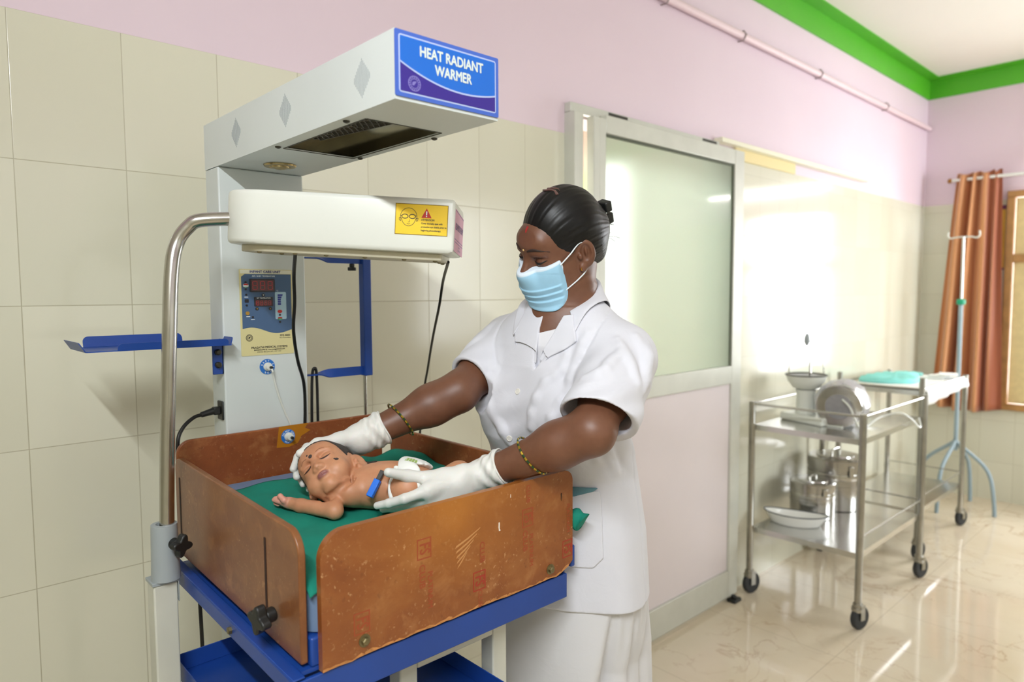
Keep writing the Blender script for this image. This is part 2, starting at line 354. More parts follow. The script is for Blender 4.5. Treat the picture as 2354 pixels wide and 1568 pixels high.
# ------------------------------------------------------------------ sliding door
def frosted():
    m = bpy.data.materials.new('frosted_glass'); m.use_nodes = True; t = NT(m); n = t.n; n.remove(n['Principled BSDF'])
    d = t.new('ShaderNodeBsdfDiffuse'); d.inputs[0].default_value = C(196, 212, 194); tr = t.new('ShaderNodeBsdfTranslucent'); tr.inputs[0].default_value = C(226, 236, 226)
    rf = t.new('ShaderNodeBsdfRefraction'); rf.inputs['Roughness'].default_value = .20; rf.inputs['IOR'].default_value = 1.3; rf.inputs[0].default_value = C(232, 240, 236)
    g = t.new('ShaderNodeBsdfGlossy'); g.inputs['Roughness'].default_value = 0.05
    a = t.new('ShaderNodeMixShader'); a.inputs[0].default_value = 0.5; t.link(d.outputs[0], a.inputs[1]); t.link(tr.outputs[0], a.inputs[2])
    c = t.new('ShaderNodeMixShader'); c.inputs[0].default_value = 0.42; t.link(a.outputs[0], c.inputs[1]); t.link(rf.outputs[0], c.inputs[2])
    fr = t.new('ShaderNodeFresnel'); fr.inputs[0].default_value = 1.5
    b = t.new('ShaderNodeMixShader'); t.link(fr.outputs[0], b.inputs[0]); t.link(c.outputs[0], b.inputs[1]); t.link(g.outputs[0], b.inputs[2]); t.link(b.outputs[0], n['Material Output'].inputs[0]); return m
M_frost = frosted()
M_lam = mat('laminate_panel', C(222, 212, 214), 0.35, 0, 0.015, 4)
M_alu_d = mat('aluminium_shadow_gap', C(60, 58, 52), 0.5, 0.5)
dr = MB()
dr.box(1.858, 1.905, -.05, .02, 0, 2.1415)                                   # jamb on the left
dr.box(1.858, 2.86, -.03, 0, 2.142, 2.176)                                  # head track
jam = dr.build('door_frame_trim', M_alu2, bevel=.002); jam.name = 'trim_3'; struct(jam, 'aluminium jamb and head track of the sliding door', 'trim')
sl = MB()
for x in (2.07, 2.72): sl.box(x, x + .115, -.0315, -.03, 2.152, 2.172)
sl.build('track_slot', M_alu_d, jam)
d0 = MB()
PX0, PX1 = 1.945, 3.032
d0.box(PX0, PX0 + .032, -.066, -.03, .025, 2.135).box(PX0 + .034, PX0 + .074, -.062, -.03, .025, 2.135)
d0.box(PX1 - .085, PX1, -.062, -.03, .025, 2.15)
d0.box(PX0 + .074, PX1 - .085, -.062, -.03, 2.083, 2.15); d0.box(PX0 + .074, PX1 - .085, -.062, -.03, 1.063, 1.148); d0.box(PX0 + .074, PX1 - .085, -.062, -.03, .025, .158)
dd = d0.build('door_1', M_alu2, bevel=.003); struct(dd, 'aluminium sliding door with frosted glass above and pale panel below, behind the nurse', 'door')
MB().box(PX0 + .075, PX1 - .086, -.05, -.044, 1.149, 2.082).build('frosted_pane', M_frost, dd)
MB().box(PX0 + .075, PX1 - .086, -.052, -.042, .159, 1.062).build('lower_panel', M_lam, dd)
gk = MB()
for (a, b_, c, d) in ((PX1 - .096, PX1 - .0855, 1.149, 2.082), (PX0 + .0745, PX1 - .096, 2.072, 2.082)): gk.box(a, b_, -.055, -.051, c, d)
gk.build('gasket', mat('gasket', C(78, 84, 66), .6), dd)
# wall covered ledge where the track runs on to the right
struct(MB().box(3.036, 3.66, -.012, 0, 2.124, 2.176).build('trim_6', mat('pale_yellow_strip', C(232, 214, 158), .5)), 'pale yellow strip under the track cover', 'trim')  # thin flat strip in plain pale yellow
struct(MB().box(2.86, 4.60, -.045, 0, 2.176, 2.198).build('trim_4', mat('cream_track_cover', C(240, 236, 214), .35), bevel=.003), 'cream cover of the door track running right of the door', 'trim')
fs_ = MB().box(2.955, 3.02, -.095, -.05, 0, .014).cyl((2.985, -.07, .014), (2.985, -.07, .03), .012)
tag(fs_.build('door_stopper', M_black, bevel=.003), 'small black floor stop under the corner of the sliding door', 'door stop')

# ------------------------------------------------------------------ infant warmer
WM = thing('infant_warmer', (.66, -.58, 0), 'heat radiant infant warmer with tall grey column, overhead heater and wooden sided cot', 'infant warmer')
CX0, CX1 = .523, .706
col = MB()
col.box(CX0, CX1, -.286, -.215, .16, 1.7525)
column = col.build('column', M_cream, WM, bevel=.003)
# overhead heater box, open underneath where the reflector sits
ZB, ZT, AY0, AY1 = 1.753, 1.845, -.933, -.215
RX0, RX1, RY0, RY1 = .550, .688, -.815, -.535
hd = MB()
hd.box(CX0, CX1, AY0, AY1, ZT - .003, ZT); hd.box(CX0, CX0 + .003, AY0, AY1, ZB, ZT - .003); hd.box(CX1 - .003, CX1, AY0, AY1, ZB, ZT - .003)
hd.box(CX0 + .003, CX1 - .003, AY0, AY0 + .003, ZB, ZT - .003); hd.box(CX0 + .003, CX1 - .003, AY1 - .003, AY1, ZB, ZT - .003)
hd.box(CX0 + .003, RX0, AY0 + .003, AY1 - .003, ZB, ZB + .003); hd.box(RX1, CX1 - .003, AY0 + .003, AY1 - .003, ZB, ZB + .003)
hd.box(RX0, RX1, AY0 + .003, RY0, ZB, ZB + .003); hd.box(RX0, RX1, RY1, AY1 - .003, ZB, ZB + .003)
heater = hd.build('overhead_heater', M_cream, WM)
# diamond shaped groups of fine louvre slots on the side
M_slot = mat('louvre_slot', C(150, 156, 158), .5)
for yc, zc in ((-.850, 1.798), (-.602, 1.8015), (-.388, 1.8015)):
    v = MB()
    for k in range(-6, 7):
        hh = .0275 * (1 - abs(k) / 7.2)
        v.box(CX0 - .0004, CX0 + .001, yc + k * .0034 - .00055, yc + k * .0034 + .00055, zc - hh, zc + hh)
    v.build('louvre', M_slot, heater, smooth=False)
# curved polished reflector, its rod and the wire guard
M_refl = mat('polished_reflector', C(150, 146, 130), .16, 1.0, .1, 20)
rf = MB(); n = 18; pr = []
for i in range(n + 1):
    a = PI * i / n; pr.append(((RX0 + RX1) / 2 - math.cos(a) * (RX1 - RX0) / 2, ZB + .002 + .062 * math.sin(a) ** .8))
vs = []; fs = []
for y in (RY0, RY1):
    vs += [(x, y, z) for x, z in pr]
for i in range(n): fs.append((i, i + 1, n + 2 + i, n + 1 + i))
rf.add(vs, fs); rf.add([(x, RY0, z) for x, z in pr], [tuple(range(n + 1))]); rf.add([(x, RY1, z) for x, z in pr], [tuple(range(n + 1))])
rf.build('reflector', M_refl, heater, angle=60)
rd = MB(); rd.cyl(((RX0 + RX1) / 2, RY0 + .01, ZB + .034), ((RX0 + RX1) / 2, RY1 - .01, ZB + .034), .006); rd.build('heating_rod', mat('ceramic_rod', C(196, 184, 160), .5), heater)
gd = MB()
gx0, gy0, gy1 = RX0 + .001, RY0 + .002, RY0 + .190; nG = 15; gw = lambda q: .052 - .030 * q
for k in range(nG):
    y0, y1 = gy0 + (gy1 - gy0) * k / nG, gy0 + (gy1 - gy0) * (k + 1) / nG; q = k / nG; w_ = gw(q); m_ = int(max(2, round(w_ / .0125)))
    for i in range(m_):
        xa, xb = gx0 + w_ * i / m_, gx0 + w_ * (i + 1) / m_
        gd.tube([(xa, y0, ZB + .003), (xb, y1, ZB + .003)], .0010, 5); gd.tube([(xb, y0, ZB + .0035), (xa, y1, ZB + .0035)], .0010, 5)
gd.tube([(gx0 + gw(0), gy0, ZB + .003), (gx0 + gw(1), gy1, ZB + .003)], .0013, 5)
gd.build('wire_guard', mat('guard_wire', C(60, 56, 48), .4, .8), heater)
for x, y in ((.536, -.542), (.535, -.783), (.7025, -.777), (.6965, -.548)):
    MB().lathe([(.0055, 0), (.005, -.002), (.002, -.0035)], (x, y, ZB)).build('screw', M_dark, heater)
rm = MB()
for q in ((RX0 - .002, RX0, RY0, RY1), (RX1, RX1 + .002, RY0, RY1), (RX0, RX1, RY0 - .002, RY0), (RX0, RX1, RY1, RY1 + .002)): rm.box(q[0], q[1], q[2], q[3], ZB - .0008, ZB)
rm.build('opening_rim', M_dark, heater)
MB().lathe([(.030, .001), (.032, -.001), (.030, -.004), (.021, -.0045), (.019, -.001), (.017, -.006), (.008, -.009), (.001, -.0095)], (.613, -.378, ZB), n=36).build('spot_lamp', mat('brass_spot', C(176, 156, 108), .25, .9), heater)

# printed sign on the end of the heater
S0, S1, Z0_, Z1_ = CX0, CX1, 1.7575, 1.8445
SY = AY0
M_s1 = mat('sign_blue', C(70, 104, 196), .35); M_s2 = mat('sign_bright_blue', C(30, 106, 206), .35); M_s3 = mat('sign_violet', C(58, 42, 140), .35); M_s4 = mat('sign_pale_line', C(176, 190, 230), .35); M_s5 = mat('sign_letter', C(216, 226, 222), .4); M_s6 = mat('sign_seal', C(128, 120, 190), .5)
sg = MB(); P = XZ(SY, -1); SW, SH = S1 - S0, Z1_ - Z0_
sg.prism(rrect(S0, S1, Z0_, Z1_, .002, 2), P, 0, .002, 0)
ib = .0075; sg.prism(rrect(S0 + ib - .0022, S1 - ib + .0022, Z0_ + ib - .0022, Z1_ - ib + .0022, .004), P, .002, .0022, 3)
sg.prism(rrect(S0 + ib, S1 - ib, Z0_ + ib, Z1_ - ib, .0015), P, .0022, .0024, 1)
cur = []
for i in range(25):
    u = i / 24; zz = .50 - 1.02 * u + .80 * u * u      # sagging line between the two blues, as a share of the height
    cur.append((S0 + ib + u * (SW - 2 * ib), Z0_ + ib + (zz + .03) * (SH - 2 * ib)))
sg.prism(cur + [(S1 - ib, Z0_ + ib), (S0 + ib, Z0_ + ib)], P, .0024, .0026, 2)
sg.prism([(a, b + .0012) for a, b in cur] + [(a, b - .0012) for a, b in cur[::-1]], P, .0026, .0028, 3)
ln = lambda x, z: (lambda a, b, t: (x + a, SY - .0026 - t, z + b))
sg.text('HEAT RADIANT', ln((S0 + S1) / 2 + .004, Z1_ - .0225), .0195, 4, bold=.0006, sx=.82)
sg.text('WARMER', ln((S0 + S1) / 2 + .006, Z1_ - .0425), .0195, 4, bold=.0006, sx=.80)
cs, cz = S0 + .030, Z0_ + .020
ring = lambda r0, r1, n=28: None
def annulus(mb, P, cx, cz, r0, r1, t0, t1, m, n=32):
    vs = []; fs = []
    for r in (r0, r1):
        for t in (t0, t1): vs += [P(cx + r * math.cos(2 * PI * i / n), cz + r * math.sin(2 * PI * i / n), t) for i in range(n)]
    for i in range(n):
        j = (i + 1) % n; fs += [(n + i, n + j, 3 * n + j, 3 * n + i), (i, j, 2 * n + j, 2 * n + i), (2 * n + i, 2 * n + j, 3 * n + j, 3 * n + i), (i, j, n + j, n + i)]
    mb.add(vs, fs, m)
annulus(sg, P, cs, cz, .0092, .0104, .0026, .0029, 5); annulus(sg, P, cs, cz, .0058, .0066, .0026, .0029, 5)
for k in range(16):
    a = 2 * PI * k / 16; sg.prism([(cs + .0072 * math.cos(a + q) + d * 0, cz + .0072 * math.sin(a + q)) for q, d in ((-.1, 0), (.1, 0))] + [(cs + .0088 * math.cos(a + q), cz + .0088 * math.sin(a + q)) for q in (.1, -.1)], P, .0026, .0028, 5)
sg.prism([(cs - .004, cz - .002), (cs - .001, cz - .0025), (cs + .002, cz + .001), (cs + .0035, cz + .0035), (cs, cz + .003), (cs - .003, cz + .002)], P, .0026, .0028, 5)
sign = sg.build('sign_panel', [M_s1, M_s2, M_s3, M_s4, M_s5, M_s6], WM, smooth=False); tag(sign, 'blue and violet sign reading HEAT RADIANT WARMER')

# control panel on the column
CY = -.286; P = XZ(CY, -1)
pn = MB(); a0, a1, b0, b1 = .559, .6745, 1.364, 1.5465
M_p = [mat('panel_cream', C(214, 204, 150), .5), mat('panel_slate', C(68, 96, 132), .4), mat('panel_blue_text', C(30, 30, 120), .5), mat('panel_dark', C(34, 30, 36), .4), mat('panel_led_glass', C(74, 22, 26), .15),
       mat('panel_led_segment', C(196, 40, 46), .3), M_print_w, mat('panel_pale_blue', C(172, 204, 222), .45), mat('panel_royal', C(42, 54, 150), .45), M_red, mat('panel_gold', C(170, 130, 50), .5), mat('panel_green', C(80, 160, 110), .5), mat('panel_pale_cream', C(228, 226, 206), .5)]
pn.prism(rrect(a0, a1, b0, b1, .002, 2), P, 0, .0012, 0)
pn.prism([(a0 + .002, b1 - .009), (a1 - .002, b1 - .009), (a1 - .002, b1 - .0015), (a0 + .002, b1 - .0015)], P, .0012, .0013, 12)
wav = [(a0 + .004 + (a1 - a0 - .007) * i / 24, b0 + .0545 + .006 * math.cos(2.0 * PI * (i / 24 - .18)) - .004 * i / 24) for i in range(25)]
pn.prism(wav + [(a1 - .003, b1 - .010), (a0 + .012, b1 - .010), (a0 + .004, b1 - .016)], P, .0012, .0015, 1)
tp = lambda x, z: (lambda a, b, t: (x + a, CY - .0015 - t, z + b))
xm = (a0 + a1) / 2
pn.text('INFANT CARE UNIT', tp(xm - .002, b1 - .0053), .0072, 2, bold=.00018, sx=1.05)
pn.text('AIR / BABY TEMPERATURE', tp(xm - .006, b1 - .0145), .0043, 6, bold=.0001)
pn.prism(rrect(.5805, .634, 1.4985, 1.5265, .002, 3), P, .0015, .004, 3); pn.prism(rrect(.583, .6315, 1.501, 1.524, .001, 2), P, .004, .0042, 4)
def seg8(cx, cz, w_, h_, t, m, mb=pn, yy=CY, hz=0):
    th = w_ * .13
    for (u0, v0, u1, v1) in ((-1, 1, 1, 1), (-1, 0, 1, 0), (-1, -1, 1, -1)):
        z = cz + v0 * h_ / 2; mb.prism([(cx - w_ / 2 + th * .4, z), (cx - w_ / 2 + th, z + th / 2), (cx + w_ / 2 - th, z + th / 2), (cx + w_ / 2 - th * .4, z), (cx + w_ / 2 - th, z - th / 2), (cx - w_ / 2 + th, z - th / 2)], P, t, t + .0002, m)
    for sx in (-1, 1):
        for sz in (-1, 1):
            x = cx + sx * w_ / 2; zc = cz + sz * h_ / 4; hh = h_ / 4 - th * .6
            mb.prism([(x - th / 2, zc - hh), (x, zc - hh - th * .4), (x + th / 2, zc - hh), (x + th / 2, zc + hh), (x, zc + hh + th * .4), (x - th / 2, zc + hh)], P, t, t + .0002, m)
for k in range(3): seg8(.5905 + k * .0165, 1.5125, .0092, .0172, .0042, 5)
pn.prism(rrect(.589, .6295, 1.468, 1.488, .0015, 3), P, .0015, .003, 3); pn.prism(rrect(.591, .6275, 1.4695, 1.4815, .001, 2), P, .003, .0032, mat and 4)
for k in range(4): seg8(.5955 + k * .0088, 1.4755, .0052, .009, .0032, 5)
pn.text('SET TEMPERATURE', tp(.609, 1.4855), .0036, 6, t=.0018, bold=.0001)
pn.text('°C', tp(.640, 1.501), .0042, 6)
pn.prism(rrect(.6345, .6595, 1.440, 1.4985, .0025, 3), P, .0015, .0018, 7)
for k in range(5): pn.prism([(.6405, 1.4705 + k * .0048), (.6475 + (k == 4) * .0035 + (k == 3) * .001, 1.4705 + k * .0048), (.6475 + (k == 4) * .0045 + (k == 3) * .002, 1.4745 + k * .0048), (.6405, 1.4745 + k * .0048)], P, .0018, .002, 8)
disc = lambda x, z, rx, rz, t, m: pn.prism([(x + rx * math.cos(2 * PI * i / 16), z + rz * math.sin(2 * PI * i / 16)) for i in range(16)], P, .0015, t, m)
disc(.6445, 1.4565, .0052, .0036, .0026, 9); disc(.6445, 1.4412, .005, .0036, .0026, 11); pn.prism([(.6395, 1.4415), (.6495, 1.4415), (.6485, 1.4445), (.6405, 1.4445)], P, .0026, .0028, 9)
disc(.572, 1.512, .0058, .0046, .0026, 6); pn.prism([(.5668, 1.5095), (.5772, 1.5095), (.575, 1.5078), (.569, 1.5078)], P, .0026, .0027, 11); pn.prism([(.567, 1.513), (.577, 1.513), (.5755, 1.516), (.5685, 1.516)], P, .0026, .0027, 9)
for x, z, r, m in ((.572, 1.519, .0022, 3), (.572, 1.5045, .0022, 3), (.5725, 1.493, .0022, 3), (.573, 1.4705, .0022, 3), (.6088, 1.492, .0034, 3), (.5945, 1.463, .0036, 3), (.6235, 1.463, .0036, 3), (.6445, 1.449, .0022, 3), (.6445, 1.434, .0022, 3), (.585, 1.4455, .0022, 3)): disc(x, z, r, r, .0026, m)
pn.prism(rrect(.569, .577, 1.4765, 1.4835, .0008, 2), P, .0015, .0026, 3); disc(.574, 1.454, .0042, .004, .0026, 10)
for x, z, sgn, m in ((.6088, 1.492, -1, 6), (.5945, 1.463, -1, 10), (.6235, 1.463, 1, 10)): pn.prism([(x - .0017, z - sgn * .0012), (x + .0017, z - sgn * .0012), (x, z + sgn * .0016)], P, .0026, .0028, m)
for x, z in ((.5725, 1.488), (.585, 1.4405), (.5755, 1.447)): pn.box(x - .004, x + .004, CY - .0018, CY - .0015, z - .0007, z + .0007, 6)
annulus(pn, P, .5765, 1.402, .0066, .0074, .0012, .0015, 3); annulus(pn, P, .5765, 1.402, .0040, .0046, .0012, .0015, 3)
for k in range(18):
    a = 2 * PI * k / 18; pn.prism([(.5765 + r * math.cos(a + q), 1.402 + r * math.sin(a + q)) for r, q in ((.0051, -.1), (.0051, .1), (.0062, .08), (.0062, -.08))], P, .0012, .0014, 3)
pn.prism([(.574, 1.401), (.576, 1.3995), (.578, 1.402), (.5795, 1.4045), (.577, 1.404), (.575, 1.4035)], P, .0012, .0014, 3)
pn.text('PMS 8000', tp(.655, 1.4045), .0058, 3, t=.0001, bold=.0001); pn.text('Micro Process Based', tp(.655, 1.3995), .0030, 3, t=.0001)
pn.text('PRAGATHI MEDICAL SYSTEMS', tp(xm + .003, 1.3805), .0060, 3, t=.0001, bold=.00015)
pn.text('BANGALORE-22  www.pragathimed.com', tp(xm + .003, 1.3755), .0040, 3, t=.0001, bold=.0001); pn.text('PHONE: 080-2347 3001, 2337 1001', tp(xm + .002, 1.3708), .0036, 3, t=.0001)
cpn = pn.build('control_panel', M_p, WM, smooth=False); tag(cpn, 'cream and slate control panel with red displays, headed INFANT CARE UNIT')

# blue ringed sensor sockets
M_ring = mat('socket_blue', C(40, 112, 194), .4)
def socket(x, z, y, txt, r=.0165):
    s_ = MB(); P = XZ(y, -1)
    s_.prism([(x + r * math.cos(2 * PI * i / 32), z + r * math.sin(2 * PI * i / 32)) for i in range(32)], P, 0, .0015, 0)
    s_.lathe([(.0092, 0), (.0092, .004), (.0075, .006), (.0065, .012), (.004, .0125)], (x, y - .0015, z), (0, -1, 0), 24, 1)
    s_.lathe([(.0032, 0), (.0032, .006), (.001, .0061)], (x + .002, y - .0135, z - .001), (0, -1, 0), 12, 2)
    for i, ch in enumerate(txt):
        a = math.radians(160 - i * 300 / len(txt)); rr = r * .77
        s_.text(ch, lambda u, v, t, a=a, rr=rr: (x + rr * math.cos(a) + u * math.sin(a) + v * math.cos(a), y - .0015 - t, z + rr * math.sin(a) - u * math.cos(a) + v * math.sin(a)), .0052, 3, bold=.0001)
    return s_.build('sensor_socket', [M_ring, M_white, M_black, M_print_w], WM)
socket(.6135, 1.3385, CY, 'BABY SENSOR')
socket(.6377, 1.189, -.326, 'DO NOT COVER HEATER', .0155)
M_tape = mat('old_tape', C(176, 112, 28), .25)

# black power inlet on the column's left side
pw = MB(); pw.box(CX0 - .004, CX0, -.277, -.249, 1.232, 1.272); pw.box(CX0 - .018, CX0 - .004, -.270, -.255, 1.244, 1.260); pw.cyl((CX0 - .016, -.2625, 1.252), (CX0 - .043, -.264, 1.247), .0075, .0055)
inl = pw.build('power_inlet', M_black, WM, bevel=.002)
MB().tube(spl([(CX0 - .035, -.264, 1.248), (.465, -.268, 1.244), (.440, -.275, 1.225), (.428, -.283, 1.195), (.43, -.285, 1.12), (.46, -.27, .95), (.47, -.25, .5), (.46, -.2, .02)]), .0038, 10).build('power_cord', M_cable, WM)

# cot: four varnished boards
def board(name, poly, fn, t, m, parent=WM, bevel=.002):
    return MB().prism(poly, fn, 0, t).build(name, m, parent, bevel=bevel)
lp = rrect(-.848, -.322, 0, .187, [0, 0, .022, .035], 8)
skew = lambda a, b: b + .978 + (a + .848) / .526 * .017
SLOT = ((-.737, 1.003, 1.132), (-.3475, 1.03, 1.146))
lft = MB().prism(lp, lambda a, b, t: (.410 + t, a, skew(a, b)), 0, .011).build('side_board', M_wood, WM, bevel=.002); tag(lft, 'left cot board with two vertical slots')
for y, z0, z1 in SLOT:
    sm = MB(); sm.prism(rrect(y - .0038, y + .0038, z0, z1, .0025), lambda a, b, t: (.4098 + t, a, b), -.0002, .003)
    sm.build('slot', mat('slot_dark', C(48, 20, 10), .7), lft)
rgt = MB().prism(rrect(-.848, -.272, .98, 1.162, [0, 0, .03, .02], 8), YZ(.928), 0, .011).build('side_board', M_wood_b, WM, bevel=.002); tag(rgt, 'right cot board beside the nurse')
bck = MB().prism(rrect(.413, .872, .99, 1.211, [0, 0, .03, .028], 8), XZ(-.326, 1), 0, .010).build('side_board', M_wood_b, WM, bevel=.002); tag(bck, 'rear cot board with a blue sensor socket')
tpm = MB().prism([(.612, 1.168), (.618, 1.212), (.66, 1.2125), (.685, 1.212), (.676, 1.203), (.690, 1.196), (.668, 1.186), (.66, 1.172), (.64, 1.166)], XZ(-.326, -1), 0, .0003); tpm.build('tape', M_tape, bck)
# front board: chipped lower edge, stamped maker's marks
rnd = random.Random(3); fp = [(.433, .966)]
x = .433
while x < .90:
    x += rnd.uniform(.008, .026); fp.append((min(x, .905), .9665 + rnd.uniform(-.001, .0012) + (.002 if .5 < x < .9 else 0)))
fp += [(.92, .972), (.938, .979), (.949, .988)]
fp += [q for q in rrect(.433, .949, .9, 1.163, [0, 0, .022, .040], 10) if q[1] > 1.1]
P = XZ(-.866, 1)
fr = MB().prism(fp, P, 0, .012, 0)
ed = [(a, b) for a, b in fp if b < .98]
rn = random.Random(11)
for i in range(len(ed) - 1):                     # lighter chipped ply along the bottom edge
    (xa, za), (xb, zb) = ed[i], ed[i + 1]
    if xb - xa > .002: fr.prism([(xa, za), (xb, zb), (xb, zb + rn.uniform(.0008, .0045)), ((xa + xb) / 2, max(za, zb) + rn.uniform(.001, .006)), (xa, za + rn.uniform(.0008, .004))], XZ(-.866, -1), 0, .00025, 1)
M_fs = mat('red_stamp', C(160, 52, 34), .5); M_fs2 = mat('faded_red_stamp', C(158, 72, 38), .5); M_scr = mat('scraped_wood', C(196, 140, 84), .6); M_paint = mat('white_paint_drip', C(238, 230, 218), .5)
st = lambda x, z, sc=1: (lambda a, b, t: (x + a * sc, -.8661 - t, z + b * sc))
def stamp(x, z, m, full=True):
    f = st(x, z); w_, h_ = .0135, .0165
    for q in ((-w_, w_, h_ - .002, h_), (-w_, w_, -h_, -h_ + .002), (-w_, -w_ + .002, -h_ + .002, h_ - .002), (w_ - .002, w_, -h_ + .002, h_ - .002)):
        if full or q[0] != -w_ or q[1] == w_: fr.prism([(q[0], q[2]), (q[1], q[2]), (q[1], q[3]), (q[0], q[3])], f, 0, .0002, m)
    # the letters lie on their side in the square
    fr.text('FS', lambda a, b, t: f(-b * -1 * 0 + a * .0 + b * 1.0, -a * 1.0 + b * 0, t), .0275, m, bold=.0006, sx=.72, t=.0002)
for x, z, m in ((.6072, 1.0985, 3), (.7182, 1.0150, 2), (.8308, 1.0965, 3), (.4958, 1.0172, 3), (.9345, 1.0137, 2)): stamp(x, z, m)
for x, z, txt, m, s_ in ((.8240, 1.056, 'CLUB', 3, .0155), (.8390, 1.036, 'PLATINUM', 3, .0125), (.6025, 1.055, 'CLUB', 3, .0155), (.6175, 1.030, 'PLATINUM', 3, .0125), (.7195, .984, 'CLUB', 3, .012), (.8320, 1.139, 'CLUB', 3, .013), (.936, 1.072, 'PLATINUM', 3, .0115), (.7245, 1.062, 'CLUB', 3, .0145)):
    f = st(x, z); fr.text(txt, lambda a, b, t, f=f: f(b, -a, t), s_, m, t=.0002, bold=.0003)
for k in range(5):
    f = st(.668 + k * .001, 1.083 - k * .0085); L = .052 - k * .008
    fr.prism([(0, -.001), (L * .5, .008), (L, .0205), (L * 1.02, .0225), (L * .5, .0112), (.002, .003)], f, 0, .0002, 4)
fr.prism([(.7618, 1.1035), (.7642, 1.1035), (.7640, 1.092), (.7655, 1.0905), (.7655, 1.0885), (.7625, 1.0885), (.7615, 1.095)], XZ(-.866, -1), 0, .0006, 5)
fr.prism([(.7895, 1.147), (.7905, 1.147), (.7905, 1.141), (.7893, 1.141)], XZ(-.866, -1), 0, .0004, 5)
fr.prism([(.916, 1.122), (.9195, 1.1235), (.919, 1.118), (.9175, 1.108), (.9165, 1.115)], XZ(-.866, -1), 0, .0003, 6)
frt = fr.build('front_board', [M_wood_f, M_ply_edge, M_fs, M_fs2, M_scr, M_paint, mat('burn_mark', C(50, 26, 14), .7)], WM, angle=30); tag(frt, 'front cot board with chipped edge and red stamped marks')
for x, z in ((.4995, .9895), (.8882, .9865)):
    b_ = MB().lathe([(.0095, 0), (.0095, .0012), (.0065, .0014)], (x, -.866, z), (0, -1, 0), 24); b_.lathe([(.0062, .001), (.0062, .006), (.0045, .0072)], (x, -.866, z), (0, -1, 0), 6)
    b_.build('bolt', M_brass, frt, angle=20)
# bed frame
bf = MB()
bf.prism([(-.862, .966), (-.31, .983), (-.31, .986), (-.862, .969)], YZ(.391, 1), 0, .018); bf.prism([(-.862, .940), (-.31, .957), (-.31, .983), (-.862, .966)], YZ(.391, 1), 0, .004)
bf.box(.391, .938, -.862, -.855, .917, .9635); bf.box(.377, .938, -.855, -.83, .917, .922)
bf.box(.94, .945, -.85, -.29, .93, .975); bf.box(.41, .935, -.335, -.30, .93, .965)
bed = bf.build('bed_frame', M_blue, WM, bevel=.002)
MB().box(.408, .938, -.853, -.336, .966, .972).build('bed_tray', M_blue, WM)
for x0, x1, y0, y1, zt in ((.4225, .432, -.853, -.825, 1.014),):
    MB().box(.4225, .446, -.8535, -.828, .972, 1.014).build('corner_post', M_blue, WM, bevel=.003)
MB().box(.951, .963, -.860, -.846, .970, 1.012).build('corner_post', M_blue, WM, bevel=.003)
def knob(parent, base, axis, sc=1.0, name='star_knob'):
    ax = Vector(axis).normalized(); u = Vector((0, 0, 1)).cross(ax).normalized() if abs(ax.z) < .9 else Vector((1, 0, 0)); v = ax.cross(u); base = Vector(base)
    lob = [(math.cos(2 * PI * i / 40) * (.0155 + .0042 * math.cos(4 * 2 * PI * i / 40 + .8)) * sc, math.sin(2 * PI * i / 40) * (.0155 + .0042 * math.cos(4 * 2 * PI * i / 40 + .8)) * sc) for i in range(40)]
    fn = lambda a, b, t: base + u * a + v * b + ax * t
    k_ = MB(); k_.lathe([(.0095 * sc, 0), (.0095 * sc, .014 * sc)], base, ax, 20); k_.prism(lob, fn, .014 * sc, .027 * sc)
    return k_.build(name, M_black, parent, bevel=.0022 * sc)
knob(WM, (.405, -.775, 1.030), (-1, -.12, -.05), 1.15)
MB().lathe([(.006, 0), (.006, .005), (.004, .006)], (.391, -.640, .960), (-1, 0, 0), 6).build('bolt', M_brass, bed, angle=20)
# white under-frame and legs
uf = MB(); LX = ((.595, .629), (.794, .828))
uf.box(LX[0][1], LX[1][0], -.812, -.778, .874, .9165); uf.box(LX[0][1], LX[1][0], -.37, -.336, .874, .9165)
for a, b_ in LX: uf.box(a, b_, -.778, -.37, .874, .9165)
uf.build('under_frame', M_under, WM, bevel=.003)
for a, b_ in LX:
    for y in (-.812, -.37):
        leg = MB().box(a, b_, y, y + .034, .09, .9165 if y < -.5 else .9165).build('leg', M_under, WM, bevel=.003)
        c_ = MB(); xm_, ym_ = (a + b_) / 2, y + .017
        c_.lathe([(.038, -.011), (.040, -.006), (.040, .006), (.038, .011)], (xm_ + .012, ym_, .040), (0, 1, 0), 24); c_.box(xm_ - .012, xm_ + .014, ym_ - .017, ym_ - .014, .04, .09); c_.box(xm_ - .012, xm_ + .014, ym_ + .014, ym_ + .017, .04, .09); c_.cyl((xm_, ym_, .084), (xm_, ym_, .092), .014)
        c_.build('caster', M_black, leg)
MB().box(.57, .85, -.30, -.22, .13, .165).build('column_base', M_under, WM, bevel=.004)
bb = MB().box(LX[0][1], LX[1][0], -.37, -.336, .13, .165); bb.box(.629, .64, -.336, -.29, .13, .165); bb.box(.78, .794, -.336, -.29, .13, .165); bb.build('base_bar', M_under, WM)
tr = MB(); tr.box(.384, .782, -.875, -.366, .775, .778)
tr.box(.384, .386, -.875, -.366, .778, .810); tr.box(.780, .782, -.875, -.366, .778, .810); tr.box(.386, .780, -.368, -.366, .778, .812); tr.box(.386, .780, -.875, -.873, .778, .810)
lt = tr.build('lower_tray', M_blue, WM, bevel=.001)
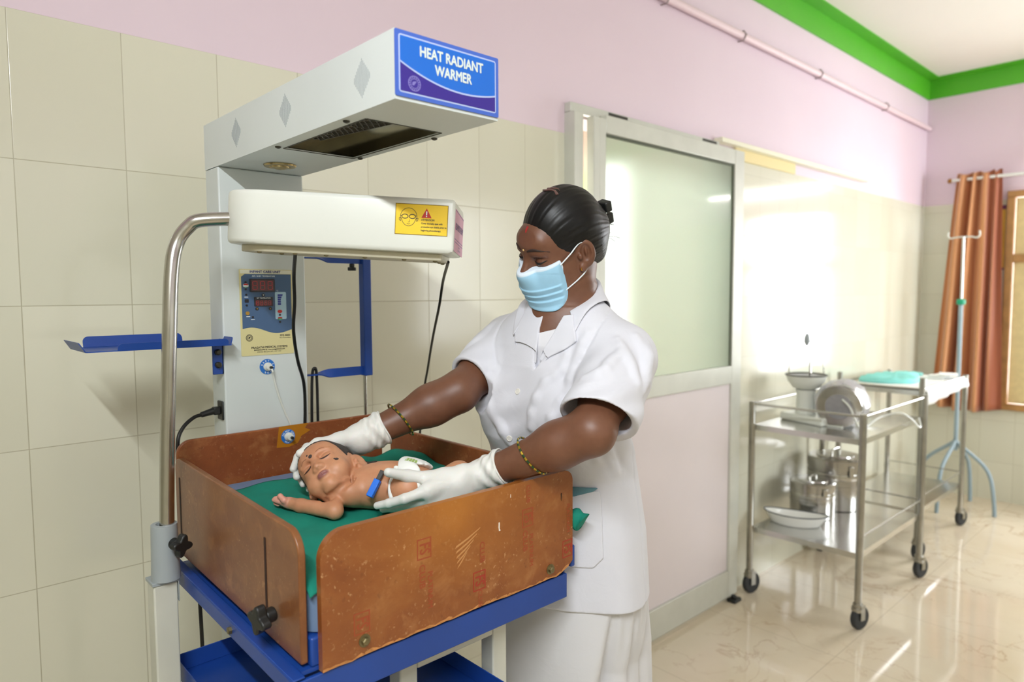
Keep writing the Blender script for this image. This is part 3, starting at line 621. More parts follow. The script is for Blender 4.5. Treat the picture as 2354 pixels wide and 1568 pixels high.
# small instrument shelf on the column's left side
sh = MB(); SZ = 1.392
sh.prism(rrect(.268, .523, -.335, -.20, .004, 3), XY(SZ), 0, .002)
sh.prism(rrect(.318, .515, 0, .014, [0, 0, .008, .008]), lambda a, b, t: (a, -.335 - b * .25 + t, SZ + b), 0, .002)
sh.prism(rrect(.290, .470, 0, .022, [0, 0, .010, .010]), lambda a, b, t: (a, -.20 + b * .3 - t, SZ + b), 0, .002)
sh.prism(rrect(-.330, -.205, 0, .018, .003), lambda a, b, t: (.268 - b * .6 + t, a, SZ + b), 0, .002)
sh.prism(rrect(-.330, -.262, 0, .016, [0, 0, .006, .006]), lambda a, b, t: (.520 + b * .3 + t, a, SZ + b), 0, .002)
shelf = sh.build('instrument_shelf', M_blue, WM)
sb = MB(); sb.box(CX0 - .022, CX0 - .0005, -.285, -.280, 1.330, SZ); sb.box(CX0 - .004, CX0 - .0005, -.285, -.25, 1.330, SZ)
brk = sb.build('shelf_bracket', M_blue, WM, bevel=.0012)
for z in (1.376, 1.350): MB().lathe([(.0062, 0), (.0062, .007), (.004, .009)], (CX0 - .0125, -.285, z), (0, -1, 0), 14).build('bolt', M_dark, brk)
# blue bracket frame on the column's right side
def strap(x0, x1, zc, half, y=-.246):
    s_ = MB(); n = 20; vs = []; fs = []
    for i in range(n + 1):
        u = i / n; x = x0 + (x1 - x0) * u; tw = PI / 2 * (1 - min(1, max(0, (u - .25) / .3)));  q = min(1, max(0, (u - .25) / .3)); tw = PI / 2 * (1 - (3 * q * q - 2 * q ** 3))
        for sgn, th in ((-1, -1), (1, -1), (1, 1), (-1, 1)):
            a, b = sgn * half, th * .0015
            vs.append((x, y + a * math.sin(tw) + b * math.cos(tw), zc + a * math.cos(tw) - b * math.sin(tw)))
    for i in range(n):
        for j in range(4): fs.append((4 * i + j, 4 * i + (j + 1) % 4, 4 * i + 4 + (j + 1) % 4, 4 * i + 4 + j))
    fs += [(0, 1, 2, 3), (4 * n, 4 * n + 1, 4 * n + 2, 4 * n + 3)]
    return s_.add(vs, fs)
strap(CX1, .872, 1.5765, .0105).build('bracket_arm', M_blue, WM); strap(CX1, .872, 1.307, .0105).build('bracket_arm', M_blue, WM)
MB().box(.870, .892, -.257, -.235, 1.294, 1.588).build('bracket_upright', M_blue, WM, bevel=.002)
knob(WM, (.846, -.246, 1.566), (0, 0, -1), .62)
MB().cyl((.876, -.246, .93), (.876, -.246, 1.294), .0042, n=12).build('hanging_rod', M_steel, WM)
MB().tube(spl([(.729, -.246, .95), (.7335, -.246, 1.21), (.737, -.246, 1.305), (.742, -.249, 1.322), (.748, -.246, 1.305), (.750, -.243, 1.21), (.748, -.242, .95)]), .0034, 10).build('looped_cable', M_cable, WM)
# thin white sensor lead running from its socket behind the rear board
MB().tube(spl([(.6155, -.3005, 1.3375), (.6165, -.306, 1.330), (.620, -.300, 1.318), (.632, -.295, 1.278), (.648, -.292, 1.235), (.662, -.292, 1.195), (.67, -.292, 1.1)]), .0021, 8).build('sensor_lead', M_white, WM)

# ------------------------------------------------------------------ foam mattress and green sheet in the cot
M_foam = mat('mattress_cover', C(112, 134, 166), .42, 0, .06, 8)
def mattress():
    b = MB(); x0, x1, y0, y1, z0, z1 = .4245, .9255, -.851, -.338, .9735, 1.085; n = 6; r = .018; ring = []
    for z, q in [(z0, r)] + [(z0 + r * (1 - math.cos(PI / 2 * i / n)), r * (1 - math.sin(PI / 2 * i / n))) for i in range(n + 1)] + [(z1 - r + r * math.sin(PI / 2 * i / n), r * (1 - math.cos(PI / 2 * i / n))) for i in range(n + 1)]:
        ring.append([(x, y, z) for x, y in rrect(x0 + q, x1 - q, y0 + q, y1 - q, .03, 6)])
    vs = [v for R_ in ring for v in R_]; k = len(ring[0]); fs = [tuple(range(k))[::-1], tuple(range(len(vs) - k, len(vs)))]
    for i in range(len(ring) - 1):
        for j in range(k): fs.append((i * k + j, i * k + (j + 1) % k, (i + 1) * k + (j + 1) % k, (i + 1) * k + j))
    return b.add(vs, fs)
mt_ = mattress()
mt_.v = [(x, y if y > -.80 else y, z) for x, y, z in mt_.v]
# the front-left corner sits on the blue post and is cut back round it
mt_.v = [((x + .0) if not (x < .45 and y < -.82 and z < 1.016) else x + .0, y, max(z, 1.0165) if (x < .452 and y < -.822) else z) for x, y, z in mt_.v]
mt_.v = [(x, y, z + ((y + .851) * .062 if z > 1.03 else 0)) for x, y, z in mt_.v]
tag(mt_.build('mattress', M_foam, None, angle=60), 'blue grey foam mattress lying in the cot under the green sheet', 'mattress')
M_sheet = mat('green_cotton', C(0, 128, 108), .85, 0, .05, 40, bump=.12, bscale=900)
def sheet():
    nx, ny = 70, 70; vs = []; fs = []; sc = []
    for j in range(ny + 1):
        for i in range(nx + 1):
            x = .4235 + (.9270 - .4235) * i / nx; y = -.846 + (-.395 + .010 * i / nx + .846) * j / ny
            z = 1.0868 + (y + .851) * .062 + .0016 * math.sin(x * 60 + 9 * y) * math.sin(y * 43 + 3) + .0012 * math.sin(x * 31 - y * 70)
            dx = min(x - .4235, .9270 - x); dy = y + .846
            if dy < .016: z -= .004 * (1 - dy / .016) ** 1.5
            if dx < .010: z -= .006 * (1 - dx / .010)
            if x > .72 and y > -.47: z += .014 * min(1, (x - .72) / .06) * max(0, min(1, (y + .47) / .05)) * (1 + .3 * math.sin(x * 60))
            vs.append((x, y, z))
    for j in range(ny):
        for i in range(nx): a = j * (nx + 1) + i; fs.append((a, a + 1, a + nx + 2, a + nx + 1))
    # hem hanging down at the front
    f0 = len(vs)
    for k in range(1, 4):
        for i in range(nx + 1): x, y, z = vs[i]; vs.append((x, y - .0018 * k, z - .0025 * k + .0004 * math.sin(i * .31) * k))
    for k in range(3):
        for i in range(nx):
            a = i if k == 0 else f0 + (k - 1) * (nx + 1) + i; b = f0 + k * (nx + 1) + i; fs.append((a, b, b + 1, a + 1))
    m = MB(); m.add(vs, fs); o = m.build('bed_sheet', M_sheet, None, angle=70)
    s_ = o.modifiers.new('thick', 'SOLIDIFY'); s_.thickness = .0014; s_.offset = 1
    return o
tag(sheet(), 'dark green cotton sheet spread over the mattress under the baby', 'sheet')
# rolled green cloth bulging out beyond the right board
gc = MB(); pts = spl([(.957, -.70, 1.052), (.958, -.78, 1.057), (.961, -.845, 1.062), (.964, -.872, 1.062), (.965, -.878, 1.060)], 6)
gc.tube(pts, [.012 + .002 * math.sin(i * .9) for i in range(len(pts) - 3)] + [.0135, .0125, .0085], 16, flat=1.6, up=(0, 0, 1))
tag(gc.build('folded_cloth', M_sheet, None, angle=70), 'bunched green cloth sticking out between the cot and the nurse', 'cloth')

# ------------------------------------------------------------------ phototherapy lamp on its own stand
PL = thing('phototherapy_lamp', (.352, -.402, 0), 'white phototherapy lamp on a bent steel pole, hung between the heater and the cot', 'phototherapy lamp')
Av = Vector((.440, -.482, 1.586)); Bv = Vector((.746, -.769, 1.5615)); L_ = (Bv - Av).length
u_ = (Bv - Av).normalized(); w_ = Vector((.148, .124, 0)); w_ = (w_ - u_ * w_.dot(u_)).normalized(); n_ = u_.cross(w_).normalized()
if n_.z < 0: n_ = -n_
W_, H_ = .195, .0955
PH = lambda a, b, t: Av + u_ * a + w_ * b + n_ * t
plan = []
for q in rrect(0, L_, 0, W_, [.075, .006, .02, .075], 12): plan.append(q)
def inset(poly, d):
    c = (L_ / 2, W_ / 2); return [(c[0] + (a - c[0]) * (1 - d / (L_ / 2)), c[1] + (b - c[1]) * (1 - d / (W_ / 2))) for a, b in poly]
hs = MB(); rings = [(.012, .0), (.004, .0012), (.0012, .004), (0, .009), (0, H_ - .009), (.0012, H_ - .004), (.004, H_ - .0012), (.012, H_)]
k = len(plan); vs = []; fs = []
for d, z in rings: vs += [PH(a, b, z) for a, b in inset(plan, d)]
for i in range(len(rings) - 1):
    for j in range(k): fs.append((i * k + j, i * k + (j + 1) % k, (i + 1) * k + (j + 1) % k, (i + 1) * k + j))
fs += [tuple(range(k))[::-1], tuple(range(len(vs) - k, len(vs)))]
hs.add(vs, fs); house = hs.build('lamp_housing', M_white, PL, angle=35)
bp = MB(); bp.prism(inset(plan, .022), PH, -.012, .0005); base_pl = bp.build('bottom_plate', mat('lamp_bottom_plate', C(206, 200, 178), .45), PL, bevel=.002)
for a, b in ((.07, .03), (.135, .028), (.19, .03), (.26, .028), (.33, .03), (.385, .035), (.385, .10), (.385, .16), (.10, .06)):
    MB().lathe([(.0045, 0), (.004, .002), (.001, .003)], PH(a, b, -.012), -n_, 12).build('screw', M_brass, base_pl)
# warning sticker on the long side
ys = MB(); sx0, sx1, sz0, sz1 = .3165, .4085, .030, .0835
Q = lambda a, b, t: PH(a, -t, b)
M_y = [mat('sticker_yellow', C(238, 198, 20), .45), mat('sticker_edge', C(140, 112, 10), .5), M_black, M_red, M_print_w]
ys.prism([(sx0, sz0), (sx1, sz0), (sx1, sz1), (sx0, sz1)], Q, .0002, .0006, 1); e = .0012; ys.prism([(sx0 + e, sz0 + e), (sx1 - e, sz0 + e), (sx1 - e, sz1 - e), (sx0 + e, sz1 - e)], Q, .0006, .0008, 0)
def outline(mb, pts, wd, t0, t1, m, closed=True):
    P = [Vector((a, b)) for a, b in pts]; n = len(P); 
    for i in range(n if closed else n - 1):
        a, b = P[i], P[(i + 1) % n]; d = (b - a); 
        if d.length < 1e-6: continue
        nn = Vector((-d.y, d.x)).normalized() * wd / 2; mb.prism([tuple(a + nn), tuple(b + nn), tuple(b - nn), tuple(a - nn)], Q, t0, t1, m)
fx, fz = sx0 + .0235, sz0 + .0275
outline(ys, [(fx + .0145 * math.cos(a) * (1 if math.sin(a) > -.2 else .86), fz + .003 + .0155 * math.sin(a)) for a in [2 * PI * i / 28 for i in range(28)]], .0008, .0008, .001, 2)
for sg_ in (-1, 1):
    outline(ys, [(fx + sg_ * .0065 + .0055 * math.cos(a), fz + .004 + .0036 * math.sin(a)) for a in [2 * PI * i / 16 for i in range(16)]], .0013, .0008, .0011, 2)
    outline(ys, [(fx + sg_ * .0135, fz + .001), (fx + sg_ * .0165, fz + .0015), (fx + sg_ * .016, fz - .003), (fx + sg_ * .0135, fz - .004)], .0008, .0008, .001, 2)
    outline(ys, [(fx + sg_ * .012, fz + .0045), (fx + sg_ * .0145, fz + .0055)], .0012, .0008, .001, 2, False)
outline(ys, [(fx + .0015, fz - .001), (fx + .002, fz - .0055), (fx - .001, fz - .0058)], .0006, .0008, .001, 2, False); outline(ys, [(fx - .003, fz - .0085), (fx, fz - .0092), (fx + .003, fz - .0083)], .0006, .0008, .001, 2, False)
tx, tz = sx0 + .0545, sz0 + .036
ys.prism([(tx - .009, tz - .006), (tx + .009, tz - .006), (tx, tz + .0105)], Q, .0008, .001, 3); ys.prism([(tx - .001, tz - .001), (tx + .001, tz - .001), (tx + .0012, tz + .0055), (tx - .0012, tz + .0055)], Q, .001, .0012, 4); ys.prism([(tx - .001, tz - .0042), (tx + .001, tz - .0042), (tx + .001, tz - .0023), (tx - .001, tz - .0023)], Q, .001, .0012, 4)
for i, (txt) in enumerate(('ATTENTION', 'Cover the baby eyes with', 'protective eye shields prior to', 'beginning phototherapy.')):
    ys.text(txt, lambda a, b, t, i=i: Q(sx0 + .0455 + a, sz0 + .0265 - .006 * i + b, .0008 + t), .0042 if i else .0048, 2, align='LEFT', bold=.0001, sx=.86)
tag(ys.build('warning_sticker', M_y, house, smooth=False), 'yellow warning sticker with a face in goggles')
ps = MB(); E_ = lambda a, b, t: PH(L_ + t, a, b)
M_pk = [mat('sticker_pink', C(222, 158, 184), .45), mat('sticker_violet', C(92, 60, 130), .5)]
ps.prism([(.010, .006), (.180, .002), (.180, .078), (.010, .080)], E_, .0002, .0006, 0)
for z in (.0225, .0275, .0775): ps.prism([(.010, z), (.180, z - .003), (.180, z - .0018), (.010, z + .0012)], E_, .0006, .0008, 1)
ps.text('LED PHOTOTHERAPY', lambda a, b, t: E_(.095 + a, .050 + b, .0006 + t), .0165, 1, bold=.0004)
for i, s_ in enumerate(('Manufactured by', 'Pragathi Medical Systems')): ps.text(s_, lambda a, b, t, i=i: E_(.10 + a, .0165 - .006 * i + b, .0006 + t), .0055, 1)
tag(ps.build('end_sticker', M_pk, house, smooth=False), 'pink end sticker reading LED PHOTOTHERAPY')
# latch and grip on the back of the lamp
lg = MB(); lg.tube([PH(.20, .17, H_ + .001), PH(.20, .165, H_ + .006), PH(.36, .165, H_ + .006), PH(.36, .17, H_ + .001)], .004, 8); lg.build('grip', M_dark, house)
# bent steel pole, plastic sleeve, square post
endp = PH(-.001, .045, .045)
pole = spl([(.36, -.425, 1.0), (.366, -.430, 1.20), (.3755, -.438, 1.42)] + [(.385, -.432, 1.535), (.397, -.428, 1.585), (.414, -.436, 1.613), (.432, -.446, 1.625), tuple(endp + u_ * .02)], 8)
MB().tube(pole, .0123, 18).build('pole', M_steel, PL)
slv = MB().lathe([(.0245, 0), (.0235, .02), (.0225, .06), (.0218, .093), (.0215, .099), (.0135, .0995), (.0120, .094)], (.3585, -.4235, .988), n=32); slv.build('sleeve', M_grey, PL)
knob(PL, (.366, -.441, 1.055), (.45, -1, -.1), 1.05)
po = MB().box(.334, .374, -.436, -.396, .06, .982).build('post', M_under, PL, bevel=.003)
pc = MB(); pc.box(.332, .376, -.438, -.394, .982, .988); pc.box(.3745, .376, -.438, -.394, .945, .984); pc.build('post_cap', M_grey, PL, bevel=.001)
MB().lathe([(.003, 0), (.003, .002), (.001, .0025)], (.376, -.42, .972), (1, 0, 0), 10).build('screw', M_steel, PL)
fb = MB(); fb.box(.334, .374, -.86, -.10, .03, .06); fb.box(.10, .334, -.436, -.396, .03, .06); fb.build('stand_base', M_under, PL, bevel=.004)
for x, y in ((.354, -.84), (.354, -.12), (.12, -.416)): MB().lathe([(.014, 0), (.014, .012), (.006, .03)], (x, y, 0)).build('foot', M_black, PL)
# lamp cables
MB().tube(spl([tuple(PH(.125, .06, -.010)), (.6015, -.452, 1.530), (.6185, -.416, 1.478), (.6290, -.385, 1.42), (.655, -.345, 1.355), (.6835, -.312, 1.30), (.690, -.302, 1.24), (.688, -.30, 1.16), (.69, -.30, 1.0)]), .0036, 10).build('lamp_cable', M_cable, PL)
MB().tube(spl([tuple(PH(.40, .12, -.010)), (.915, -.515, 1.52), (.945, -.46, 1.465), (1.00, -.36, 1.39), (1.055, -.26, 1.30), (1.08, -.2, 1.2), (1.075, -.16, .9), (1.05, -.14, .4), (1.05, -.12, .01)]), .0030, 10).build('lamp_cable', M_cable, PL)

# ------------------------------------------------------------------ steel trolleys
M_rubber = mat('caster_rubber', C(44, 46, 48), .6)
def trolley(x0, x1, y0, y1, zt, zs, zl, label, tall=0.0):
    T = thing('instrument_trolley', ((x0 + x1) / 2, (y0 + y1) / 2, 0), label, 'trolley', 'steel trolleys along the wall')
    for x in (x0, x1):
        for y in (y0, y1):
            top = zt + (tall if (x == x0) else 0)
            p = MB().cyl((x, y, .105), (x, y, top), .0155, n=14).build('post', M_steel_d, T)
            c = MB(); c.lathe([(.030, -.014), (.047, -.013), (.052, -.008), (.052, .008), (.047, .013), (.030, .014)], (x + .012, y - .004, .052), (.25, 1, 0), 24)
            wheel = c.build('caster', M_rubber, p)
            f_ = MB(); ax = Vector((.25, 1, 0)).normalized()
            for s_ in (-1, 1):
                q = Vector((x + .010, y - .004, .052)) + ax * s_ * .019
                f_.obox(q + Vector((-.004, 0, .028)), Vector((.014, -.0035, 0)), ax * .0015, (0, 0, .034))
            f_.cyl((x, y, .10), (x, y, .118), .021); f_.cyl((x, y, .084), (x, y, .10), .026); f_.build('fork', M_steel_d, wheel)
    for nm, z in (('top_shelf', zs), ('lower_shelf', zl)):
        s_ = MB(); s_.box(x0 + .012, x1 - .012, y0 + .012, y1 - .012, z - .003, z)
        s_.box(x0 + .012, x1 - .012, y0 + .006, y0 + .012, z - .026, z); s_.box(x0 + .012, x1 - .012, y1 - .012, y1 - .006, z - .026, z)
        s_.box(x0 + .006, x0 + .012, y0 + .012, y1 - .012, z - .026, z); s_.box(x1 - .012, x1 - .006, y0 + .012, y1 - .012, z - .026, z)
        s_.build(nm, mat('steel_sheet', C(214, 214, 212), .2, 1.0, .04, 6), T)
    r = MB()
    r.build
    for a, b in (((x0, y0), (x0, y1)), ((x0, y0), (x1, y0)), ((x0, y1), (x1, y1))):
        MB().cyl((a[0], a[1], zt - .012), (b[0], b[1], zt - .012), .0055, n=10).build('rail', M_steel, T)
    for a, b in (((x1, y0), (x1, y1)), ((x0, y0), (x1, y0))):
        MB().cyl((a[0], a[1], zl + .075), (b[0], b[1], zl + .075), .004, n=8).build('rail', M_steel, T) if zt > .96 else None
    return T
T1 = trolley(3.125, 3.937, -.59, -.075, .962, .848, .338, 'steel trolley nearer the door, carrying the scale and two sterilising drums')
T2 = trolley(4.20, 5.02, -.50, -.06, .968, .945, .272, 'steel trolley beyond the other one, covered with a white cloth beside the curtain', .05)
# white cloth on the far trolley, hanging over its front edge
M_cloth = mat('white_cotton', C(240, 241, 238), .85, 0, .02, 12)
def drape():
    xs = [4.226 + (4.994 - 4.226) * i / 24 for i in range(25)]; prof = [(-.085, .9475), (-.2, .9478), (-.35, .9478), (-.47, .9476), (-.5015, .9475), (-.5125, .944), (-.518, .935), (-.5195, .915), (-.5195, .90)]
    vs = []; fs = []
    for k, (y, z) in enumerate(prof):
        for i, x in enumerate(xs):
            dz = .035 * (1 - (x - 4.226) / .768) if k == 8 else (.012 * (1 - (x - 4.226) / .768) if k == 7 else 0)
            vs.append((x, y - (.006 * math.sin(x * 28) if k > 6 else 0), z - dz + (.0015 * math.sin(x * 40 + k) + .0015 if k < 4 else 0)))
    n = len(xs)
    for k in range(len(prof) - 1):
        for i in range(n - 1): fs.append((k * n + i, k * n + i + 1, (k + 1) * n + i + 1, (k + 1) * n + i))
    o = MB().add(vs, fs).build('tray_cloth', M_cloth, None, angle=70); s_ = o.modifiers.new('thick', 'SOLIDIFY'); s_.thickness = .002; s_.offset = 1; return o
tag(drape(), 'white cloth covering the far trolley and hanging over its front edge', 'cloth')
def slab(poly, z, t, name, m, wav=.004, seed=1, bev=.004):
    b = MB(); n = len(poly); cx = sum(p[0] for p in poly) / n; cy = sum(p[1] for p in poly) / n; rings = [(1.0, 0), (1.02, t * .5), (.97, t), (.6, t * 1.15), (.25, t * 1.1)]; vs = []; fs = []
    for f, zz in rings:
        for i, (x, y) in enumerate(poly): vs.append((cx + (x - cx) * f, cy + (y - cy) * f, z + zz + (wav * math.sin(i * 1.7 + seed + f * 3) if zz > t * .7 else 0)))
    for k in range(len(rings) - 1):
        for i in range(n): fs.append((k * n + i, k * n + (i + 1) % n, (k + 1) * n + (i + 1) % n, (k + 1) * n + i))
    fs += [tuple(range(n))[::-1], tuple(range(len(vs) - n, len(vs)))]
    return b.add(vs, fs).build(name, m, None, angle=60)
M_aqua = mat('aqua_cotton', C(140, 222, 216), .8, 0, .05, 18)
tag(slab([tuple(v)[:2] for v in spl([(4.36, -.12, 0), (4.36, -.26, 0), (4.44, -.36, 0), (4.58, -.37, 0), (4.70, -.32, 0), (4.80, -.30, 0), (4.86, -.24, 0), (4.80, -.12, 0), (4.66, -.09, 0), (4.48, -.085, 0)], 5, True)], .951, .026, 'folded_towel', M_aqua), 'aqua folded towel with a rounded end on the cloth covered trolley', 'towel')
tag(slab([tuple(v)[:2] for v in spl([(4.89, -.13, 0), (4.885, -.24, 0), (4.92, -.29, 0), (4.955, -.25, 0), (4.96, -.16, 0)], 5, True)], .951, .018, 'folded_towel', mat('pale_teal_cotton', C(150, 220, 214), .8), .003, 4), 'small pale teal cloth just right of the big aqua towel', 'towel')
def glove_pack():
    t = thing('paper_bundle', (4.9, -.40, .95), 'crumpled white paper bundle at the right end of the cloth covered trolley', 'paper')
    for i, (x, y, a, l) in enumerate(((4.885, -.375, .12, .20), (4.90, -.405, -.08, .185), (4.89, -.44, .25, .15))):
        u = Vector((math.cos(a), math.sin(a), 0)); v = Vector((-u.y, u.x, 0)); b = MB()
        b.obox(Vector((x, y, .953 + .0095 * i + .004)), u * l / 2, v * .05, (0, 0, .0042)); b.build('sheet', M_cloth, t, bevel=.003)
    return t
glove_pack()

# what stands on the near trolley
ws = thing('weighing_scale', (3.42, -.26, .848), 'white table scale with a steel dish and a wire hoop on the near trolley', 'scale')
MB().obox((3.43, -.25, .868), Vector((.105, -.03, 0)), Vector((.035, .12, 0)), (0, 0, .0195)).build('base', M_white, ws, bevel=.008)
MB().lathe([(.05, 0), (.045, .03), (.043, .09), (.05, .12)], (3.395, -.215, .888), n=24).build('pedestal', M_white, ws)
MB().lathe([(.035, 0), (.06, .008), (.085, .04), (.096, .068), (.098, .074), (.094, .072), (.083, .045), (.05, .014), (.001, .010)], (3.395, -.215, 1.008), n=32).build('dish', M_white, ws)
MB().lathe([(.099, 0), (.0995, .004), (.094, .005), (.094, .001)], (3.395, -.215, 1.079), n=32).build('dish_rim', M_dark, ws)
hoop = [(3.395 + .092 * math.cos(a) * .80, -.215 - .092 * math.cos(a) * .60, 1.085 + .165 * max(0, math.sin(a)) ** .8) for a in [PI * i / 24 for i in range(25)]]
MB().tube(hoop, .0030, 8).build('hoop', M_steel, ws); MB().ball((3.395, -.215, 1.257), (.014, .014, .032), 14).build('hoop_grip', M_grey, ws)
MB().box(3.375, 3.385, -.245, -.237, 1.02, 1.15).build('gauge_arm', M_steel, ws)
def clear_plastic():
    m = bpy.data.materials.new('clear_wrap'); m.use_nodes = True; t = NT(m); n = t.n; n.remove(n['Principled BSDF'])
    tr = t.new('ShaderNodeBsdfTransparent'); d = t.new('ShaderNodeBsdfDiffuse'); d.inputs[0].default_value = C(226, 226, 232); gl = t.new('ShaderNodeBsdfGlossy'); gl.inputs['Roughness'].default_value = .12
    a = t.new('ShaderNodeMixShader'); a.inputs[0].default_value = .58; t.link(tr.outputs[0], a.inputs[1]); t.link(d.outputs[0], a.inputs[2])
    b = t.new('ShaderNodeMixShader'); b.inputs[0].default_value = .22; t.link(a.outputs[0], b.inputs[1]); t.link(gl.outputs[0], b.inputs[2]); t.link(b.outputs[0], n['Material Output'].inputs[0]); return m
M_wrap = clear_plastic()
dl = thing('round_fan_heater', (3.39, -.37, .848), 'round grey faced appliance in clear plastic wrapping beside the white scale', 'appliance')
ax = Vector((.97, .22, .08)).normalized(); c0 = Vector((3.335, -.40, .948))
MB().lathe([(.05, 0), (.094, .002), (.098, .012), (.098, .03), (.092, .08), (.080, .13), (.055, .165), (.02, .172)], c0, ax, 36).build('shell', M_white, dl)
MB().lathe([(.001, -.006), (.06, -.004), (.084, .0), (.086, .004)], c0, ax, 36).build('face', mat('grey_face', C(150, 148, 150), .45, .2, .1, 30), dl)
MB().lathe([(.086, -.004), (.100, -.002), (.102, .012), (.096, .016)], c0, ax, 36).build('rim', M_steel, dl)
MB().box(3.33, 3.43, -.42, -.33, .848, .856).build('foot', M_white, dl, bevel=.003)
def wrap():
    b = MB(); n = 26; vs = []; fs = []; rn = random.Random(5); prof = [(.106, .01), (.114, .04), (.116, .09), (.112, .14), (.100, .19), (.065, .245), (.014, .275)]
    u = ax.orthogonal().normalized(); v = ax.cross(u)
    for r, z in prof:
        for j in range(n):
            a = 2 * PI * j / n; q = r * (1 + rn.uniform(-.07, .07)); p = c0 + ax * (z + rn.uniform(-.008, .008)) + (u * math.cos(a) + v * math.sin(a)) * q; p.z = max(p.z, .851); vs.append(p)
    for i in range(len(prof) - 1):
        for j in range(n): fs.append((i * n + j, i * n + (j + 1) % n, (i + 1) * n + (j + 1) % n, (i + 1) * n + j))
    return b.add(vs, fs).build('plastic_wrap', M_wrap, dl, angle=20)
wrap()
MB().tube(spl([(3.30, -.43, .99), (3.285, -.47, .96), (3.30, -.49, .90), (3.34, -.50, .856), (3.45, -.49, .853), (3.58, -.50, .88), (3.66, -.56, .90), (3.70, -.60, .87), (3.74, -.62, .83), (3.80, -.615, .82), (3.82, -.60, .86)], 8), .0042, 8).build('cord', M_white, dl)
def drum(x, y, z, r, h, label):
    t = thing('sterilising_drum', (x, y, z), label, 'sterilising drum', 'steel drums on the lower shelf')
    M = mat('drum_steel', C(178, 176, 172), .2, 1.0, .08, 9)
    body = MB().lathe([(r * .96, 0), (r, .004), (r, h * .40), (r * 1.015, h * .405), (r * 1.015, h * .47), (r, h * .475), (r, h * .80)], (x, y, z), n=40).build('body', M, t, angle=25)
    lid = MB().lathe([(r * 1.03, h * .80), (r * 1.03, h * .97), (r * .99, h), (r * .7, h * 1.0), (r * .68, h * 1.03), (r * .3, h * 1.035), (.001, h * 1.035)], (x, y, z), n=40).build('lid', M, t, angle=25)
    MB().lathe([(r * 1.025, h * .60), (r * 1.03, h * .61), (r * 1.03, h * .70), (r * 1.025, h * .71)], (x, y, z), n=40).build('band', M_steel, t, angle=25)
    MB().tube(spl([(x - r * .35, y, z + h * 1.03), (x - r * .3, y, z + h * 1.12), (x + r * .3, y, z + h * 1.12), (x + r * .35, y, z + h * 1.03)]), .005, 8).build('handle', M_steel, lid)
    for a in (-2.2, -.6):
        p = Vector((x + math.cos(a) * r * 1.03, y + math.sin(a) * r * 1.03, z + h * .78)); d = Vector((math.cos(a), math.sin(a), 0))
        MB().obox(p + d * .005, d * .005, Vector((-d.y, d.x, 0)) * .012, (0, 0, h * .10)).build('latch', M_steel, body, bevel=.002)
    return t
drum(3.778, -.215, .338, .136, .275, 'large steel sterilising drum at the back of the lower trolley shelf')
drum(3.525, -.205, .338, .108, .185, 'smaller steel sterilising drum in front of the large one')
# kidney dish
def kidney():
    t = thing('kidney_dish', (3.305, -.215, .338), 'white enamel kidney dish with a dark rim on the lower shelf', 'dish')
    out = []
    for i in range(48):
        a = 2 * PI * i / 48; r = 1.0; yy = .152 * math.cos(a); xx =   .066 * math.sin(a) * (1 - .0 * math.cos(a) ** 2) + .030 * math.cos(a) ** 2
        out.append((xx, yy))
    b = MB(); vs = []; fs = []; n = 48; rings = [(.72, .0), (.78, .004), (.93, .044), (1.0, .054), (.985, .054), (.90, .042), (.75, .007), (.68, .004)]
    for f, z in rings: vs += [(3.305 + (x * .95 - y * .30) * f, -.215 + (x * .30 + y * .95) * f, .339 + z) for x, y in out]
    for k in range(len(rings) - 1):
        for j in range(n): fs.append((k * n + j, k * n + (j + 1) % n, (k + 1) * n + (j + 1) % n, (k + 1) * n + j))
    fs += [tuple(range(n))[::-1], tuple(range(len(vs) - n, len(vs)))]
    b.add(vs, fs).build('bowl', mat('enamel', C(240, 240, 234), .2, coat=.4), t, angle=50)
    MB().tube([(3.305 + (x * .95 - y * .30) * .995, -.215 + (x * .30 + y * .95) * .995, .3935) for x, y in out], .0028, 8, closed=True).build('rim', mat('dark_enamel', C(50, 54, 60), .3), t)
kidney()

# ------------------------------------------------------------------ drip stand
iv = thing('drip_stand', (5.42, -.36, 0), 'pale blue drip stand with curved legs and green knob in front of the curtain', 'drip stand')
M_ivp = mat('pale_blue_enamel', C(150, 170, 180), .4, 0, .05, 10)
for i, (dx, dy) in enumerate(((-.04, -.25), (.25, -.04), (-.22, .04), (.03, .24))):
    MB().tube(spl([(5.42, -.36, .47), (5.42 + dx * .12, -.36 + dy * .12, .44), (5.42 + dx * .68, -.36 + dy * .68, .33), (5.42 + dx * .88, -.36 + dy * .88, .24), (5.42 + dx * .97, -.36 + dy * .97, .1), (5.42 + dx, -.36 + dy, .0)]), .0125, 10).build('leg', M_ivp, iv)
MB().cyl((5.42, -.36, .40), (5.42, -.36, 1.42), .0135).build('pole', M_ivp, iv)
MB().cyl((5.42, -.36, 1.42), (5.42, -.36, 1.86), .0085).build('inner_rod', M_steel, iv)
MB().lathe([(.014, -.02), (.026, -.016), (.028, 0), (.026, .016), (.012, .022)], (5.42, -.36, 1.42), n=20).build('knob', mat('green_knob', C(20, 158, 118), .4), iv)
MB().tube(spl([(5.42, -.27, 1.895), (5.42, -.268, 1.868), (5.42, -.285, 1.852), (5.42, -.32, 1.858), (5.42, -.40, 1.858), (5.42, -.435, 1.85), (5.42, -.452, 1.866), (5.42, -.45, 1.895)]), .0055, 8).build('hook_bar', M_white, iv)

